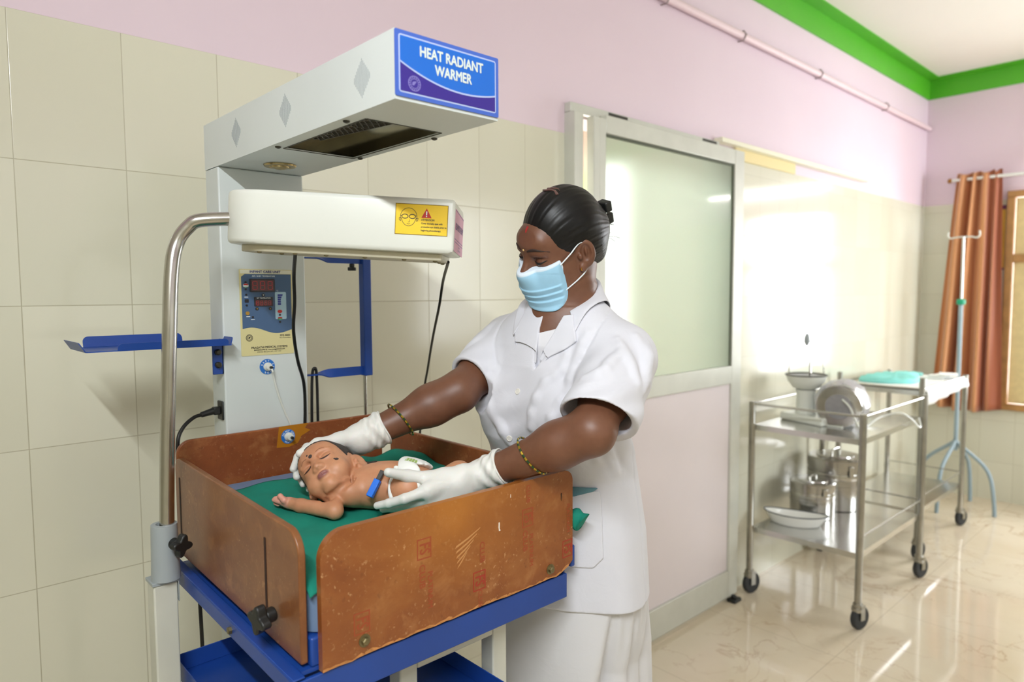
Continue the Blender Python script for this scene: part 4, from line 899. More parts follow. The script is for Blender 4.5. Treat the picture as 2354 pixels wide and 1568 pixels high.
# ------------------------------------------------------------------ curtain and rod
def curtain_mat():
    m = bpy.data.materials.new('brown_curtain'); m.use_nodes = True; t = NT(m); b = t.n['Principled BSDF']; uv = t.new('ShaderNodeUVMap').outputs[0]; x, y, z = t.xyz(uv)
    c = t.ramp(x, [(0.0, C(204, 140, 90)), (.16, C(212, 150, 100)), (.22, C(170, 100, 62)), (.27, C(208, 146, 96)), (.44, C(214, 152, 102)), (.50, C(158, 90, 56)), (.55, C(214, 152, 100)), (.62, C(218, 158, 106)), (.66, C(156, 84, 50)), (.78, C(160, 88, 54)), (.82, C(190, 128, 88)), (.88, C(162, 88, 54)), (1.0, C(154, 80, 48))])  # dark bands in the tan half are fold shade put into the colour
    t.link(c, b.inputs['Base Color']); b.inputs['Roughness'].default_value = .55; b.inputs['Sheen Weight'].default_value = .3; t.link(t.bump(t.noise(t.pos(), 300, 3), .1, .001), b.inputs['Normal']); return m
def curtain():
    nu, nv = 120, 40; me_v = []; fs = []; uvs = []
    for j in range(nv + 1):
        v = j / nv; ya, yb = -.235 + .115 * v ** .9, -.505 - .045 * v
        for i in range(nu + 1):
            u = i / nu; a = u * 4.3 * 2 * PI + .6; am = (.030 + .020 * v) * (1.0 if u < .64 else max(.35, 1 - (u - .64) * 4)) + .006 * math.sin(u * 7)
            y = ya + (yb - ya) * u + .012 * math.sin(a * .5 + 1 + v)
            xx = 5.732 - .02 * v + am * math.sin(a + .5 * math.sin(u * 9)) + .004 * math.sin(40 * u + 6 * v)
            z = 2.325 - 1.66 * v - (.03 * math.sin(u * 3.2) if j == nv else 0) + (.010 * math.sin(a) if j == 0 else 0)
            me_v.append((xx, y, z)); uvs.append((u, v))
    for j in range(nv):
        for i in range(nu): q = j * (nu + 1) + i; fs.append((q, q + 1, q + nu + 2, q + nu + 1))
    me = bpy.data.meshes.new('curtain'); me.from_pydata(me_v, [], fs); uvl = me.uv_layers.new(name='UVMap')
    for lp_ in me.loops: uvl.data[lp_.index].uv = uvs[lp_.vertex_index]
    me.materials.append(curtain_mat()); o = link('curtain', me, None, angle=80); s_ = o.modifiers.new('thick', 'SOLIDIFY'); s_.thickness = .0015; return o
tag(curtain(), 'brown and tan curtain with fold shade in its colour, gathered at the left end of its rod', 'curtain')
cr = thing('curtain_rod', (5.735, -1.0, 2.285), 'pale curtain rod above the window at the end wall', 'curtain rod')
MB().cyl((5.735, -.19, 2.285), (5.735, -1.75, 2.285), .011).build('rod', M_cloth, cr); MB().ball((5.735, -.182, 2.285), .017).build('finial', mat('finial_brass', C(170, 120, 60), .4, .5), cr)
for y in (-.21, -1.70): MB().box(5.735, 5.81, y - .006, y + .006, 2.277, 2.293).build('bracket', M_alu, cr)
wp = thing('wall_poster', (5.81, -.40, 1.86), 'yellow and purple wall poster partly hidden behind the curtain', 'poster')
MB().box(5.806, 5.81, -.512, -.28, 1.64, 2.09).build('sheet', mat('poster_yellow', C(226, 180, 70), .5, 0, .15, 6), wp)
MB().box(5.8055, 5.806, -.512, -.28, 2.06, 2.09).box(5.8055, 5.806, -.512, -.28, 1.64, 1.655).build('printed_band', mat('poster_violet', C(110, 50, 90), .5), wp)

# ------------------------------------------------------------------ implicit modelling for bodies and clothes
def rotm(az=0, ay=0, ax=0):
    c, s = math.cos, math.sin
    Z = np.array([[c(az), -s(az), 0], [s(az), c(az), 0], [0, 0, 1]]); Y = np.array([[c(ay), 0, s(ay)], [0, 1, 0], [-s(ay), 0, c(ay)]]); X = np.array([[1, 0, 0], [0, c(ax), -s(ax)], [0, s(ax), c(ax)]])
    return Z @ Y @ X
class Field:
    """a distance field on a grid; shapes are smoothly joined, cut or intersected, then meshed by surface nets"""
    def __init__(s, lo, hi, h):
        s.lo = np.array(lo, np.float32); s.h = h; s.n = np.ceil((np.array(hi) - s.lo) / h).astype(int) + 1
        s.F = np.full(s.n, .05, np.float32); s.ax = [s.lo[i] + h * np.arange(s.n[i], dtype=np.float32) for i in range(3)]
    def like(s):
        f = Field.__new__(Field); f.lo, f.h, f.n, f.ax = s.lo, s.h, s.n, s.ax; f.F = np.full(s.n, .05, np.float32); return f
    def sub(s, lo, hi):
        a = np.clip(np.floor((np.array(lo) - s.lo) / s.h).astype(int), 0, s.n); b = np.clip(np.ceil((np.array(hi) - s.lo) / s.h).astype(int) + 1, 0, s.n)
        sl = tuple(slice(int(a[i]), int(max(a[i], b[i]))) for i in range(3))
        return sl, s.ax[0][sl[0]][:, None, None], s.ax[1][sl[1]][None, :, None], s.ax[2][sl[2]][None, None, :]
    def op(s, fn, lo, hi, k=0.0, mode='+'):
        m = max(k, .0) + 4 * s.h; sl, x, y, z = s.sub(np.array(lo) - m, np.array(hi) + m); A = s.F[sl]
        if A.size == 0: return s
        B = fn(x, y, z).astype(np.float32) + np.zeros_like(A)
        if mode == '-': B = -B
        if mode == '+':
            if k > 0: q = np.maximum(k - np.abs(A - B), 0) / k; A = np.minimum(A, B) - q * q * k * .25
            else: A = np.minimum(A, B)
        else:
            if k > 0: q = np.maximum(k - np.abs(A - B), 0) / k; A = np.maximum(A, B) + q * q * k * .25
            else: A = np.maximum(A, B)
        s.F[sl] = A; return s
    def ell(s, c, r, k=.01, R=None, mode='+'):
        c = np.array(c, float); r = np.array(r, float); R = np.eye(3) if R is None else np.asarray(R); ext = np.sqrt(((R * r) ** 2).sum(1))
        def fn(x, y, z):
            d = (x - c[0], y - c[1], z - c[2]); q = [d[0] * R[0, i] + d[1] * R[1, i] + d[2] * R[2, i] for i in range(3)]
            k0 = np.sqrt((q[0] / r[0]) ** 2 + (q[1] / r[1]) ** 2 + (q[2] / r[2]) ** 2); k1 = np.sqrt((q[0] / r[0] ** 2) ** 2 + (q[1] / r[1] ** 2) ** 2 + (q[2] / r[2] ** 2) ** 2)
            return k0 * (k0 - 1) / np.maximum(k1, 1e-6)
        return s.op(fn, c - ext, c + ext, k, mode)
    def cone(s, a, b, r1, r2, k=.01, flat=None, mode='+'):
        a = np.array(a, float); b = np.array(b, float); ba = b - a; L = max(float(ba @ ba), 1e-12); rm = max(r1, r2) * (1.0 if flat is None else max(1.0, flat[1]))
        def fn(x, y, z):
            p = (x - a[0], y - a[1], z - a[2]); t = np.clip((p[0] * ba[0] + p[1] * ba[1] + p[2] * ba[2]) / L, 0, 1); q = [p[i] - ba[i] * t for i in range(3)]
            if flat is not None:
                d = np.array(flat[0], float); d = d / np.linalg.norm(d); cc = q[0] * d[0] + q[1] * d[1] + q[2] * d[2]; g = 1 - 1 / flat[1]; q = [q[i] - d[i] * cc * g for i in range(3)]
            return np.sqrt(q[0] ** 2 + q[1] ** 2 + q[2] ** 2) - (r1 + (r2 - r1) * t)
        return s.op(fn, np.minimum(a, b) - rm, np.maximum(a, b) + rm, k, mode)
    def chain(s, pts, rs, k=.01, flat=None, mode='+'):
        for i in range(len(pts) - 1): s.cone(pts[i], pts[i + 1], rs[i], rs[i + 1], k, flat, mode)
        return s
    def plane(s, p, n, k=0.0, mode='*', lo=None, hi=None):
        """mode '*' keeps the side away from n"""
        p = np.array(p, float); n = np.array(n, float); n = n / np.linalg.norm(n)
        return s.op(lambda x, y, z: (x - p[0]) * n[0] + (y - p[1]) * n[1] + (z - p[2]) * n[2], s.lo if lo is None else lo, (s.lo + s.h * (s.n - 1)) if hi is None else hi, k, mode)
    def at(s, p):
        q = (np.asarray(p, float) - s.lo) / s.h; i = np.clip(np.floor(q).astype(int), 0, s.n - 2); f = q - i; r = 0
        for a in (0, 1):
            for b in (0, 1):
                for c in (0, 1): r = r + s.F[i[..., 0] + a, i[..., 1] + b, i[..., 2] + c] * (f[..., 0] if a else 1 - f[..., 0]) * (f[..., 1] if b else 1 - f[..., 1]) * (f[..., 2] if c else 1 - f[..., 2])
        return r
    def grad(s, p, e=None):
        e = e or s.h; p = np.asarray(p, float); g = np.array([s.at(p + np.eye(3)[i] * e) - s.at(p - np.eye(3)[i] * e) for i in range(3)]); return g / max(np.linalg.norm(g), 1e-9)
    def cast(s, o, d, tmax=3.0, step=None):
        o = np.array(o, float); d = np.array(d, float); d = d / np.linalg.norm(d); step = step or s.h * .5; t = np.arange(0, tmax, step); P = o + t[:, None] * d
        ok = np.all((P > s.lo) & (P < s.lo + s.h * (s.n - 1)), 1); v = np.where(ok, s.at(np.where(ok[:, None], P, s.lo + s.h)), 1.0); i = np.argmax(v < 0)
        return P[i] if v[i] < 0 else None
    def snap(s, p, off=0.0, it=8):
        p = np.array(p, float)
        for _ in range(it): p = p - s.grad(p) * (s.at(p) - off) * .9
        return p
    def mesh(s):
        F = s.F; n = s.n; sg = F < 0
        c = [sg[i:n[0] - 1 + i, j:n[1] - 1 + j, k:n[2] - 1 + k] for i in (0, 1) for j in (0, 1) for k in (0, 1)]
        allin = c[0].copy(); anyin = c[0].copy()
        for q in c[1:]: allin &= q; anyin |= q
        idx = np.argwhere(anyin & ~allin); N = len(idx); cell = np.full(tuple(int(v) - 1 for v in n), -1, np.int32); cell[idx[:, 0], idx[:, 1], idx[:, 2]] = np.arange(N)
        off = [(i, j, k) for i in (0, 1) for j in (0, 1) for k in (0, 1)]; V = np.stack([F[idx[:, 0] + i, idx[:, 1] + j, idx[:, 2] + k] for i, j, k in off], 1)
        acc = np.zeros((N, 3)); cnt = np.zeros(N); O = np.array(off, float)
        for a in range(8):
            for b in range(a + 1, 8):
                if np.abs(O[a] - O[b]).sum() != 1: continue
                m = (V[:, a] < 0) != (V[:, b] < 0); t = np.where(m, V[:, a] / np.where(m, V[:, a] - V[:, b], 1), 0); acc += np.where(m[:, None], O[a] + (O[b] - O[a]) * t[:, None], 0); cnt += m
        P = s.lo + s.h * (idx + acc / np.maximum(cnt, 1)[:, None]); Q = []
        for axn in range(3):
            o1, o2 = [(1, 2), (2, 0), (0, 1)][axn]; A = [slice(0, None)] * 3; B = [slice(0, None)] * 3; A[axn] = slice(0, -1); B[axn] = slice(1, None)
            e = np.argwhere(sg[tuple(A)] != sg[tuple(B)]); ok = (e[:, o1] > 0) & (e[:, o2] > 0) & (e[:, o1] < n[o1] - 1) & (e[:, o2] < n[o2] - 1); e = e[ok]
            q = []
            for d1, d2 in ((0, 0), (1, 0), (1, 1), (0, 1)):
                c_ = e.copy(); c_[:, o1] -= d1; c_[:, o2] -= d2; q.append(cell[c_[:, 0], c_[:, 1], c_[:, 2]])
            q = np.stack(q, 1); ins = sg[e[:, 0], e[:, 1], e[:, 2]]; q[~ins] = q[~ins][:, ::-1]; Q.append(q[(q >= 0).all(1)])
        return P, np.concatenate(Q)
def smooth_verts(P, Q, it=2, lam=.5):
    E = np.concatenate([Q[:, [0, 1]], Q[:, [1, 2]], Q[:, [2, 3]], Q[:, [3, 0]]]); N = len(P)
    for _ in range(it):
        S = np.zeros_like(P); c = np.zeros(N)
        for a, b in ((0, 1), (1, 0)):
            for i in range(3): S[:, i] += np.bincount(E[:, a], P[E[:, b], i], N)
            c += np.bincount(E[:, a], minlength=N)
        P = P + lam * (S / np.maximum(c, 1)[:, None] - P)
    return P
def loft_sdf(tab, th0=0.0):
    """elliptical trunk along z; tab rows: z, cx, cy, lateral radius, front-back radius; th0 turns the front"""
    T = np.array(tab, float); ct, st = math.cos(th0), math.sin(th0)
    def fn(x, y, z):
        zz = np.clip(z, T[0, 0], T[-1, 0]); cx, cy, ra, rb = [np.interp(zz, T[:, 0], T[:, i]) for i in (1, 2, 3, 4)]
        dx, dy = x - cx, y - cy; f = -(dx * ct + dy * st); l = -dx * st + dy * ct
        k0 = np.sqrt((l / ra) ** 2 + (f / rb) ** 2); k1 = np.sqrt((l / ra ** 2) ** 2 + (f / rb ** 2) ** 2); d = np.where(k0 < 1e-4, -np.minimum(ra, rb), k0 * (k0 - 1) / np.maximum(k1, 1e-6)); dz = np.abs(z - zz)
        return np.where(dz > 0, np.maximum(d, dz), d)
    return fn
# ------------------------------------------------------------------ the nurse: pose
NC = np.array([1.001, -.784, 1.588]); NS = .845
NM = rotm(2.896, .425, -.290)                       # columns: face forward, her left, crown
NH = lambda x, y, z: NC + NM @ (np.array([x, y, z]) * NS)
SHR, ELR, WRR = np.array([1.040, -.596, 1.382]), np.array([.862, -.632, 1.293]), np.array([.694, -.556, 1.217])
SHL, ELL, WRL = np.array([1.052, -.900, 1.368]), np.array([.886, -.966, 1.257]), np.array([.800, -.792, 1.167])
TORSO = [(.84, 1.090, -.735, .182, .142), (1.0, 1.088, -.733, .172, .134), (1.12, 1.079, -.724, .164, .129), (1.20, 1.053, -.726, .165, .131), (1.30, 1.048, -.740, .170, .119), (1.35, 1.042, -.746, .175, .112), (1.39, 1.042, -.748, .168, .100), (1.425, 1.042, -.752, .140, .086), (1.455, 1.042, -.756, .104, .072), (1.485, 1.043, -.760, .074, .060), (1.50, 1.044, -.762, .062, .054)]
TH0 = math.radians(8)
def head_field(h=.002):
    f = Field((.86, -1.0, 1.27), (1.19, -.58, 1.76), h); E = lambda c, r, k=.01, mode='+', R=None: f.ell(NH(*c), np.array(r) * NS, k * NS, NM if R is None else NM @ R, mode); Cn = lambda a, b, r1, r2, k=.01, mode='+': f.cone(NH(*a), NH(*b), r1 * NS, r2 * NS, k * NS, None, mode)
    E((-.014, 0, .032), (.094, .073, .092), .0)                      # cranium
    E((.028, 0, -.020), (.064, .060, .080), .035)                    # face
    E((.036, 0, -.078), (.046, .046, .036), .03)                     # jaw
    E((.066, 0, -.100), (.018, .020, .016), .02)                     # chin
    for s in (-1, 1):
        E((.058, s * .036, -.030), (.028, .022, .024), .025)         # cheekbone
        E((.020, s * .052, -.060), (.034, .014, .038), .02)          # jaw angle
    E((.072, 0, .040), (.024, .046, .030), .03)                      # forehead
    for s in (-1, 1): E((.080, s * .026, .020), (.012, .020, .007), .012)   # brow ridge
    for s in (-1, 1): E((.097, s * .033, .001), (.017, .019, .012), .010, '-')   # eye sockets
    for s in (-1, 1): E((.0765, s * .032, -.001), (.0135, .0165, .0125), .004)     # lowered eyelid over the eye
    Cn((.086, 0, .012), (.112, 0, -.026), .0085, .0115, .014)        # nose
    for s in (-1, 1): E((.102, s * .012, -.030), (.012, .0085, .009), .008)
    E((.093, 0, -.060), (.012, .022, .010), .012)                    # lips
    for s in (-1, 1):                                                # ears
        R = rotm(s * -.55, 0, 0); E((-.012, s * .077, -.008), (.023, .0085, .034), .005, '+', R); E((-.0075, s * .0845, -.003), (.0140, .0090, .0225), .002, '-', R); E((.004, s * .077, -.010), (.006, .006, .008), .004); E((-.0125, s * .0790, -.004), (.0035, .0045, .014), .002, '+', R); E((.000, s * .0765, -.038), (.009, .006, .010), .006)
    # neck and upper chest
    f.cone(NH(-.022, 0, -.065), (1.035, -.760, 1.425), .051, .058, .03); f.cone(NH(.022, 0, -.085), (.985, -.752, 1.40), .030, .030, .03)
    f.op(loft_sdf([(a, b, c, d - (.008 if a > 1.37 else .022), e - (.008 if a > 1.37 else .020)) for a, b, c, d, e in TORSO], TH0), (.86, -1.0, 1.27), (1.19, -.58, 1.52), .03)
    return f
def coat_field(h=.0026, cut=True):
    f = Field((.84, -1.10, .845), (1.31, -.49, 1.53), h)
    f.op(loft_sdf(TORSO, TH0), f.lo, f.lo + h * (f.n - 1), 0)
    f.cone((1.040, -.655, 1.412), SHR + (0, 0, .004), .045, .055, .05); f.cone((1.045, -.845, 1.405), SHL + (0, 0, .004), .045, .054, .05)
    f.ell((.965, -.675, 1.265), (.060, .070, .070), .05); f.ell((.975, -.815, 1.26), (.060, .070, .070), .05)      # bust
    cr = SHR + (ELR - SHR) * .78; cl = SHL + (ELL - SHL) * .84; er = SHR + (ELR - SHR) * 1.05; el = SHL + (ELL - SHL) * 1.12
    f.cone(SHR, er, .056, .054, .03); f.cone(SHL, el, .061, .068, .03); f.cone(SHL + (.0, -.003, -.012), el + (.020, -.004, -.020), .050, .054, .03)
    # hanging folds
    def folds(x, y, z):
        th = np.arctan2(-(y + .73), -(x - 1.07)); w = np.clip((1.15 - z) / .3, 0, 1); s = np.sin(th * 5 + 1.3 + 2.2 * z) * .0060 * w + np.sin(th * 9 + 4 * z) * .0022 * w
        up = np.clip((z - 1.12) / .1, 0, 1) * np.clip((1.40 - z) / .06, 0, 1)
        s2 = np.sin((z * 1.0 + (y + .73) * .75) * 105 + np.sin(th * 3) * 1.5) * np.sin(th * 2.0 + z * 9) * .0022 * up
        seam = .0022 * np.exp(-((th - 1.86) / .022) ** 2) * np.clip((1.24 - z) / .05, 0, 1)
        return s + s2 + seam
    sl, x, y, z = f.sub(f.lo, f.lo + h * (f.n - 1)); f.F = (f.F + folds(x, y, z)).astype(np.float32)
    for pts in ([(1.052, -.868, 1.452), (1.012, -.878, 1.425), (.975, -.878, 1.36), (.962, -.872, 1.29), (.985, -.885, 1.22)], [(1.045, -.640, 1.45), (.985, -.640, 1.41), (.950, -.645, 1.34), (.935, -.655, 1.27)]):
        q = [np.array(pts[0])]
        for a, b in zip(pts[:-1], pts[1:]): q += [np.array(a) + (np.array(b) - np.array(a)) * t for t in (.25, .5, .75, 1.0)]
        q = [f.snap(p, .0008) for p in q]; f.chain(q, [.0024] * len(q), .004, None, '-')
    for (a, b, r) in (((1.00, -.93, 1.405), (.975, -.99, 1.33), .005), ((1.035, -.945, 1.41), (1.02, -1.0, 1.33), .005), ((.965, -.875, 1.27), (1.0, -.90, 1.16), .006), ((.99, -.895, 1.25), (1.05, -.905, 1.14), .006), ((.955, -.845, 1.30), (.945, -.80, 1.18), .0035), ((.96, -.66, 1.30), (.945, -.72, 1.20), .005), ((1.0, -.60, 1.41), (.93, -.60, 1.35), .005), ((1.0, -.86, 1.41), (.955, -.855, 1.31), .004), ((.98, -.83, 1.37), (.935, -.79, 1.24), .0035), ((1.05, -.96, 1.40), (.99, -1.0, 1.32), .006), ((.985, -.95, 1.38), (.93, -.94, 1.31), .005)):
        a, b = np.array(a), np.array(b); q = [f.snap(a + (b - a) * t, -.0015) for t in np.linspace(0, 1, 7)]; f.chain(q, [r * (1 - .75 * t) * .62 + .0012 for t in np.abs(np.linspace(-1, 1, 7))], .016)
    # sleeve ends: cut square, hollowed round the arm
    for S, El, c, ri, ro, tw in ((SHR, ELR, cr, .0515, .064, (-.12, .12, .06)), (SHL, ELL, cl, .0645, .090, (.05, .0, -.42))):
        d = (El - S) / np.linalg.norm(El - S); m = .14; dc = d + np.array(tw); dc = dc / np.linalg.norm(dc)
        def cutter(x, y, z, c=c, d=d, ro=ro, dc=dc):
            p = (x - c[0], y - c[1], z - c[2]); t = p[0] * d[0] + p[1] * d[1] + p[2] * d[2]; r = np.sqrt(np.maximum(p[0] ** 2 + p[1] ** 2 + p[2] ** 2 - t * t, 0)); return np.maximum(np.maximum(-(p[0] * dc[0] + p[1] * dc[1] + p[2] * dc[2]), r - ro), t - .12)
        f.op(cutter, c - m, c + m, .003, '-')
        f.cone(c - d * .055, c + d * .07, ri - .010, ri + .002, .002, None, '-')
    # V neck
    ct, st = math.cos(TH0), math.sin(TH0)
    def vneck(x, y, z):
        l = (x - 1.0) * st - (y + .752) * ct; hw = np.clip((z - 1.345) * .42, -.02, .060); fr = (x - 1.035) * ct + (y + .755) * st
        return np.maximum(np.maximum((np.abs(l - .030 - (z - 1.40) * .22) - hw) * .9, fr), 1.340 - z)
    if not cut: return f
    f.op(vneck, (.84, -.86, 1.33), (1.06, -.66, 1.53), .003, '-')
    f.op(lambda x, y, z: np.sqrt((x - 1.036) ** 2 + (y + .765) ** 2) - .056 + (1.53 - z) * .10 , (.94, -.86, 1.40), (1.14, -.66, 1.54), .004, '-')
    f.plane((0, 0, .862), (0, 0, -1))
    return f

def to_mesh(name, f, mats, parent=None, it=1, angle=180, matf=None, tint=None):
    P, Q = f.mesh() if isinstance(f, Field) else f
    if it: P = smooth_verts(P, Q, it)
    me = bpy.data.meshes.new(name); me.vertices.add(len(P)); me.vertices.foreach_set('co', P.astype(np.float32).ravel())
    me.loops.add(len(Q) * 4); me.loops.foreach_set('vertex_index', Q.astype(np.int32).ravel()); me.polygons.add(len(Q)); me.polygons.foreach_set('loop_start', np.arange(0, len(Q) * 4, 4, dtype=np.int32))
    me.update(calc_edges=True); me.validate()
    for m in (mats if isinstance(mats, list) else [mats]): me.materials.append(m)
    if matf is not None: me.polygons.foreach_set('material_index', matf(P[Q].mean(1)).astype(np.int32))
    if tint is not None:
        for k, v in tint(P).items(): me.attributes.new(k, 'FLOAT', 'POINT').data.foreach_set('value', np.clip(v, 0, 1).astype(np.float32))
    o = bpy.data.objects.new(name, me); COL.objects.link(o); me.polygons.foreach_set('use_smooth', [True] * len(me.polygons))
    if parent is not None: setp(o, parent)
    return o
def joinm(parts):
    Ps, Qs, n = [], [], 0
    for P, Q in parts: Ps.append(P); Qs.append(Q + n); n += len(P)
    return np.concatenate(Ps), np.concatenate(Qs)
def poly_sdf(a, b, poly):
    P = np.array(poly, float); d = np.full(np.broadcast(a, b).shape, 1e9); sgn = np.ones_like(d); n = len(P)
    for i in range(n):
        x0, y0 = P[i]; x1, y1 = P[i - 1]; ex, ey = x1 - x0, y1 - y0; wx, wy = a - x0, b - y0; t = np.clip((wx * ex + wy * ey) / (ex * ex + ey * ey), 0, 1)
        d = np.minimum(d, (wx - ex * t) ** 2 + (wy - ey * t) ** 2); c1 = b >= y0; c2 = b < y1; c3 = ex * wy > ey * wx
        sgn = np.where((c1 & c2 & c3) | (~c1 & ~c2 & ~c3), -sgn, sgn)
    return sgn * np.sqrt(d)
def patch(src, poly, c0, L, fwd, t0, t1, h=.0013, rnd=.0, deep=.12):
    """a piece of cloth lying t0..t1 above the surface of src, cut to a polygon in the (L, z) plane through c0"""
    c0 = np.array(c0, float); L = np.array(L, float); fwd = np.array(fwd, float); pl = np.array(poly); ps = []
    for l, z in poly:
        for dd in (-.05, deep): ps.append(c0 + L * l + fwd * -dd + np.array([0, 0, z - c0[2]]))
    ps = np.array(ps); lo = np.maximum(ps.min(0) - .006, src.lo + src.h * 2); hi = np.minimum(ps.max(0) + .006, src.lo + src.h * (src.n - 3))
    f = Field(lo, hi, h); G = np.stack(np.meshgrid(*f.ax, indexing='ij'), -1); V = src.at(G); l = (G[..., 0] - c0[0]) * L[0] + (G[..., 1] - c0[1]) * L[1]
    pd = poly_sdf(l, G[..., 2], poly); fr = -((G - (c0 + fwd * -.03)) @ fwd)
    F = np.maximum(np.maximum(V - t1, t0 - V), np.maximum(pd, fr)); f.F = F.astype(np.float32); return f

# ------------------------------------------------------------------ materials for people
def skin(name, c1, c2, rough=.45, sss=.12):
    m = bpy.data.materials.new(name); m.use_nodes = True; t = NT(m); b = t.n['Principled BSDF']; p = t.obj()
    n = t.noise(p, 24, 4, .6); t.link(t.ramp(n, [(.3, c1), (.7, c2)]), b.inputs['Base Color']); b.inputs['Roughness'].default_value = rough
    b.inputs['Subsurface Weight'].default_value = sss; b.inputs['Subsurface Radius'].default_value = (1.0, .35, .2); b.inputs['Subsurface Scale'].default_value = .004
    t.link(t.bump(t.noise(p, 520, 3), .10, .001), b.inputs['Normal']); return m
def add_tint(m, att, col):
    t = NT(m); b = t.n['Principled BSDF']; a = t.new('ShaderNodeAttribute'); a.attribute_name = att; inp = b.inputs['Base Color']
    if inp.is_linked: src = inp.links[0].from_socket
    else: src = inp.default_value[:]
    t.link(t.mix(a.outputs['Fac'], src, col), inp)
M_skin = skin('brown_skin', C(104, 66, 47), C(118, 78, 57))
M_hair = bpy.data.materials.new('black_hair'); M_hair.use_nodes = True
_t = NT(M_hair); _b = _t.n['Principled BSDF']; _b.inputs['Base Color'].default_value = C(9, 8, 9); _b.inputs['Roughness'].default_value = .42; _b.inputs['Specular IOR Level'].default_value = .35
_t.link(_t.bump(_t.noise(_t.obj(), 90, 2, .5), .08, .002), _b.inputs['Normal'])
def cloth(name, col, tint=.03, rough=.82):
    m = bpy.data.materials.new(name); m.use_nodes = True; t = NT(m); b = t.n['Principled BSDF']; p = t.obj(); c2 = tuple(v * (1 - tint) for v in col[:3]) + (1,)
    t.link(t.ramp(t.noise(p, 9, 3), [(.35, c2), (.65, col)]), b.inputs['Base Color']); b.inputs['Roughness'].default_value = rough; b.inputs['Sheen Weight'].default_value = .12
    t.link(t.bump(t.noise(p, 28, 4, .55, .6), .16, .006), b.inputs['Normal']); return m
M_coat = cloth('white_uniform_cotton', C(214, 214, 222)); M_skirt = cloth('white_skirt_cotton', C(212, 211, 214)); M_shirt = cloth('white_undershirt', C(220, 219, 224))
M_mask = mat('mask_blue', C(158, 204, 230), .75, 0, .03, 30, bump=.08, bscale=500); add_tint(M_mask, 'edge', C(216, 230, 242))
M_glove = bpy.data.materials.new('latex_glove'); M_glove.use_nodes = True
_t = NT(M_glove); _b = _t.n['Principled BSDF']; _b.inputs['Base Color'].default_value = C(222, 221, 216); _b.inputs['Roughness'].default_value = .5; _b.inputs['Subsurface Weight'].default_value = .15; _b.inputs['Subsurface Scale'].default_value = .003
_p = _t.obj(); _t.link(_t.bump(_t.noise(_p, 60, 4, .6, 1.0), .22, .003), _b.inputs['Normal'])
M_gold = mat('gold', C(212, 165, 70), .25, 1.0)

# ------------------------------------------------------------------ the nurse
NU = thing('person', (1.09, -.735, 0), 'nurse in white uniform, blue mask and white gloves holding the baby in the cot', 'person')
HF = head_field(); CF = coat_field(); CF0 = coat_field(.0026, False)
HANDR = dict(CMC=(.668, -.553, 1.216), T=((.634, -.550, 1.2165), (.594, -.548, 1.2145), (.560, -.5455, 1.2015)), F=(((.633, -.516, 1.202), (.597, -.499, 1.199), (.572, -.512, 1.187), (.555, -.526, 1.170)), ((.637, -.501, 1.184), (.597, -.488, 1.177), (.569, -.509, 1.165), (.558, -.534, 1.156)), ((.641, -.499, 1.167), (.602, -.485, 1.159), (.578, -.506, 1.147), (.570, -.534, 1.140)), ((.645, -.508, 1.152), (.613, -.498, 1.142), (.592, -.514, 1.132), (.582, -.532, 1.127))))
HANDL = dict(CMC=(.757, -.778, 1.172), T=((.706, -.745, 1.167), (.672, -.728, 1.174), (.634, -.7255, 1.187)), F=(((.689, -.764, 1.152), (.649, -.751, 1.143), (.634, -.726, 1.133), (.624, -.704, 1.126)), ((.696, -.762, 1.136), (.668, -.728, 1.124), (.655, -.704, 1.116), (.647, -.686, 1.111)), ((.704, -.765, 1.123), (.682, -.735, 1.112), (.672, -.712, 1.108), (.668, -.698, 1.107)), ((.712, -.766, 1.113), (.696, -.742, 1.108), (.690, -.724, 1.107), (.688, -.710, 1.107))))
def hand(f, Hd, W, elbow, g=0.0, side=(0, 1, 0)):
    W = np.array(W); d = (W - np.array(elbow)); d = d / np.linalg.norm(d); A = lambda *v: np.array(v, float)
    M = [np.array(q[0]) for q in Hd['F']]
    f.cone(W - d * .02, W + d * .012, .0275 + g, .026 + g, .012, (side, .80))
    for i, m in enumerate(M): f.cone(W + (m - W) * .12, m, .0165 + g, .0128 + g - .0008 * (i == 3), .012, (side, .9))
    f.cone((M[0] + M[1]) / 2 * .5 + W * .5, (M[2] + M[3]) / 2 * .5 + W * .5, .0165 + g, .0155 + g, .012)
    rs = ((.0100, .0088, .0078, .0066), (.0102, .0090, .0080, .0068), (.0097, .0085, .0076, .0064), (.0086, .0074, .0066, .0056))
    for i, q in enumerate(Hd['F']): f.chain([np.array(p) for p in q], [r + g for r in rs[i]], .0035)
    T = [np.array(Hd['CMC'])] + [np.array(p) for p in Hd['T']]
    f.cone(W + d * .004, T[0], .018 + g, .0165 + g, .014); f.chain(T, [.0165 + g, .0122 + g, .0104 + g, .0080 + g], .008)
    f.cone(T[0] * .4 + T[1] * .6, M[0], .0105 + g, .0105 + g, .016)
    return f
def arm(S, El, W, Hd, side):
    pts = np.array([S, El, W] + [p for q in Hd['F'] for p in q] + list(Hd['T'])); f = Field(pts.min(0) - .075, pts.max(0) + .075, .0024)
    m = El + (W - El) * .3; u = S + (El - S) * .55
    f.cone(S, u, .048, .042, .02); f.cone(u, El, .042, .0360, .03); f.cone(El, m, .0365, .037, .03); f.cone(m, W, .037, .0255, .03); return hand(f, Hd, W, El, -.0016, side)
fr_, fl_ = arm(SHR, ELR, WRR, HANDR, (.1, .9, .1)), arm(SHL, ELL, WRL, HANDL, (0, .95, .2))
LB = Field((.84, -1.0, .0), (1.30, -.50, 1.36), .007)
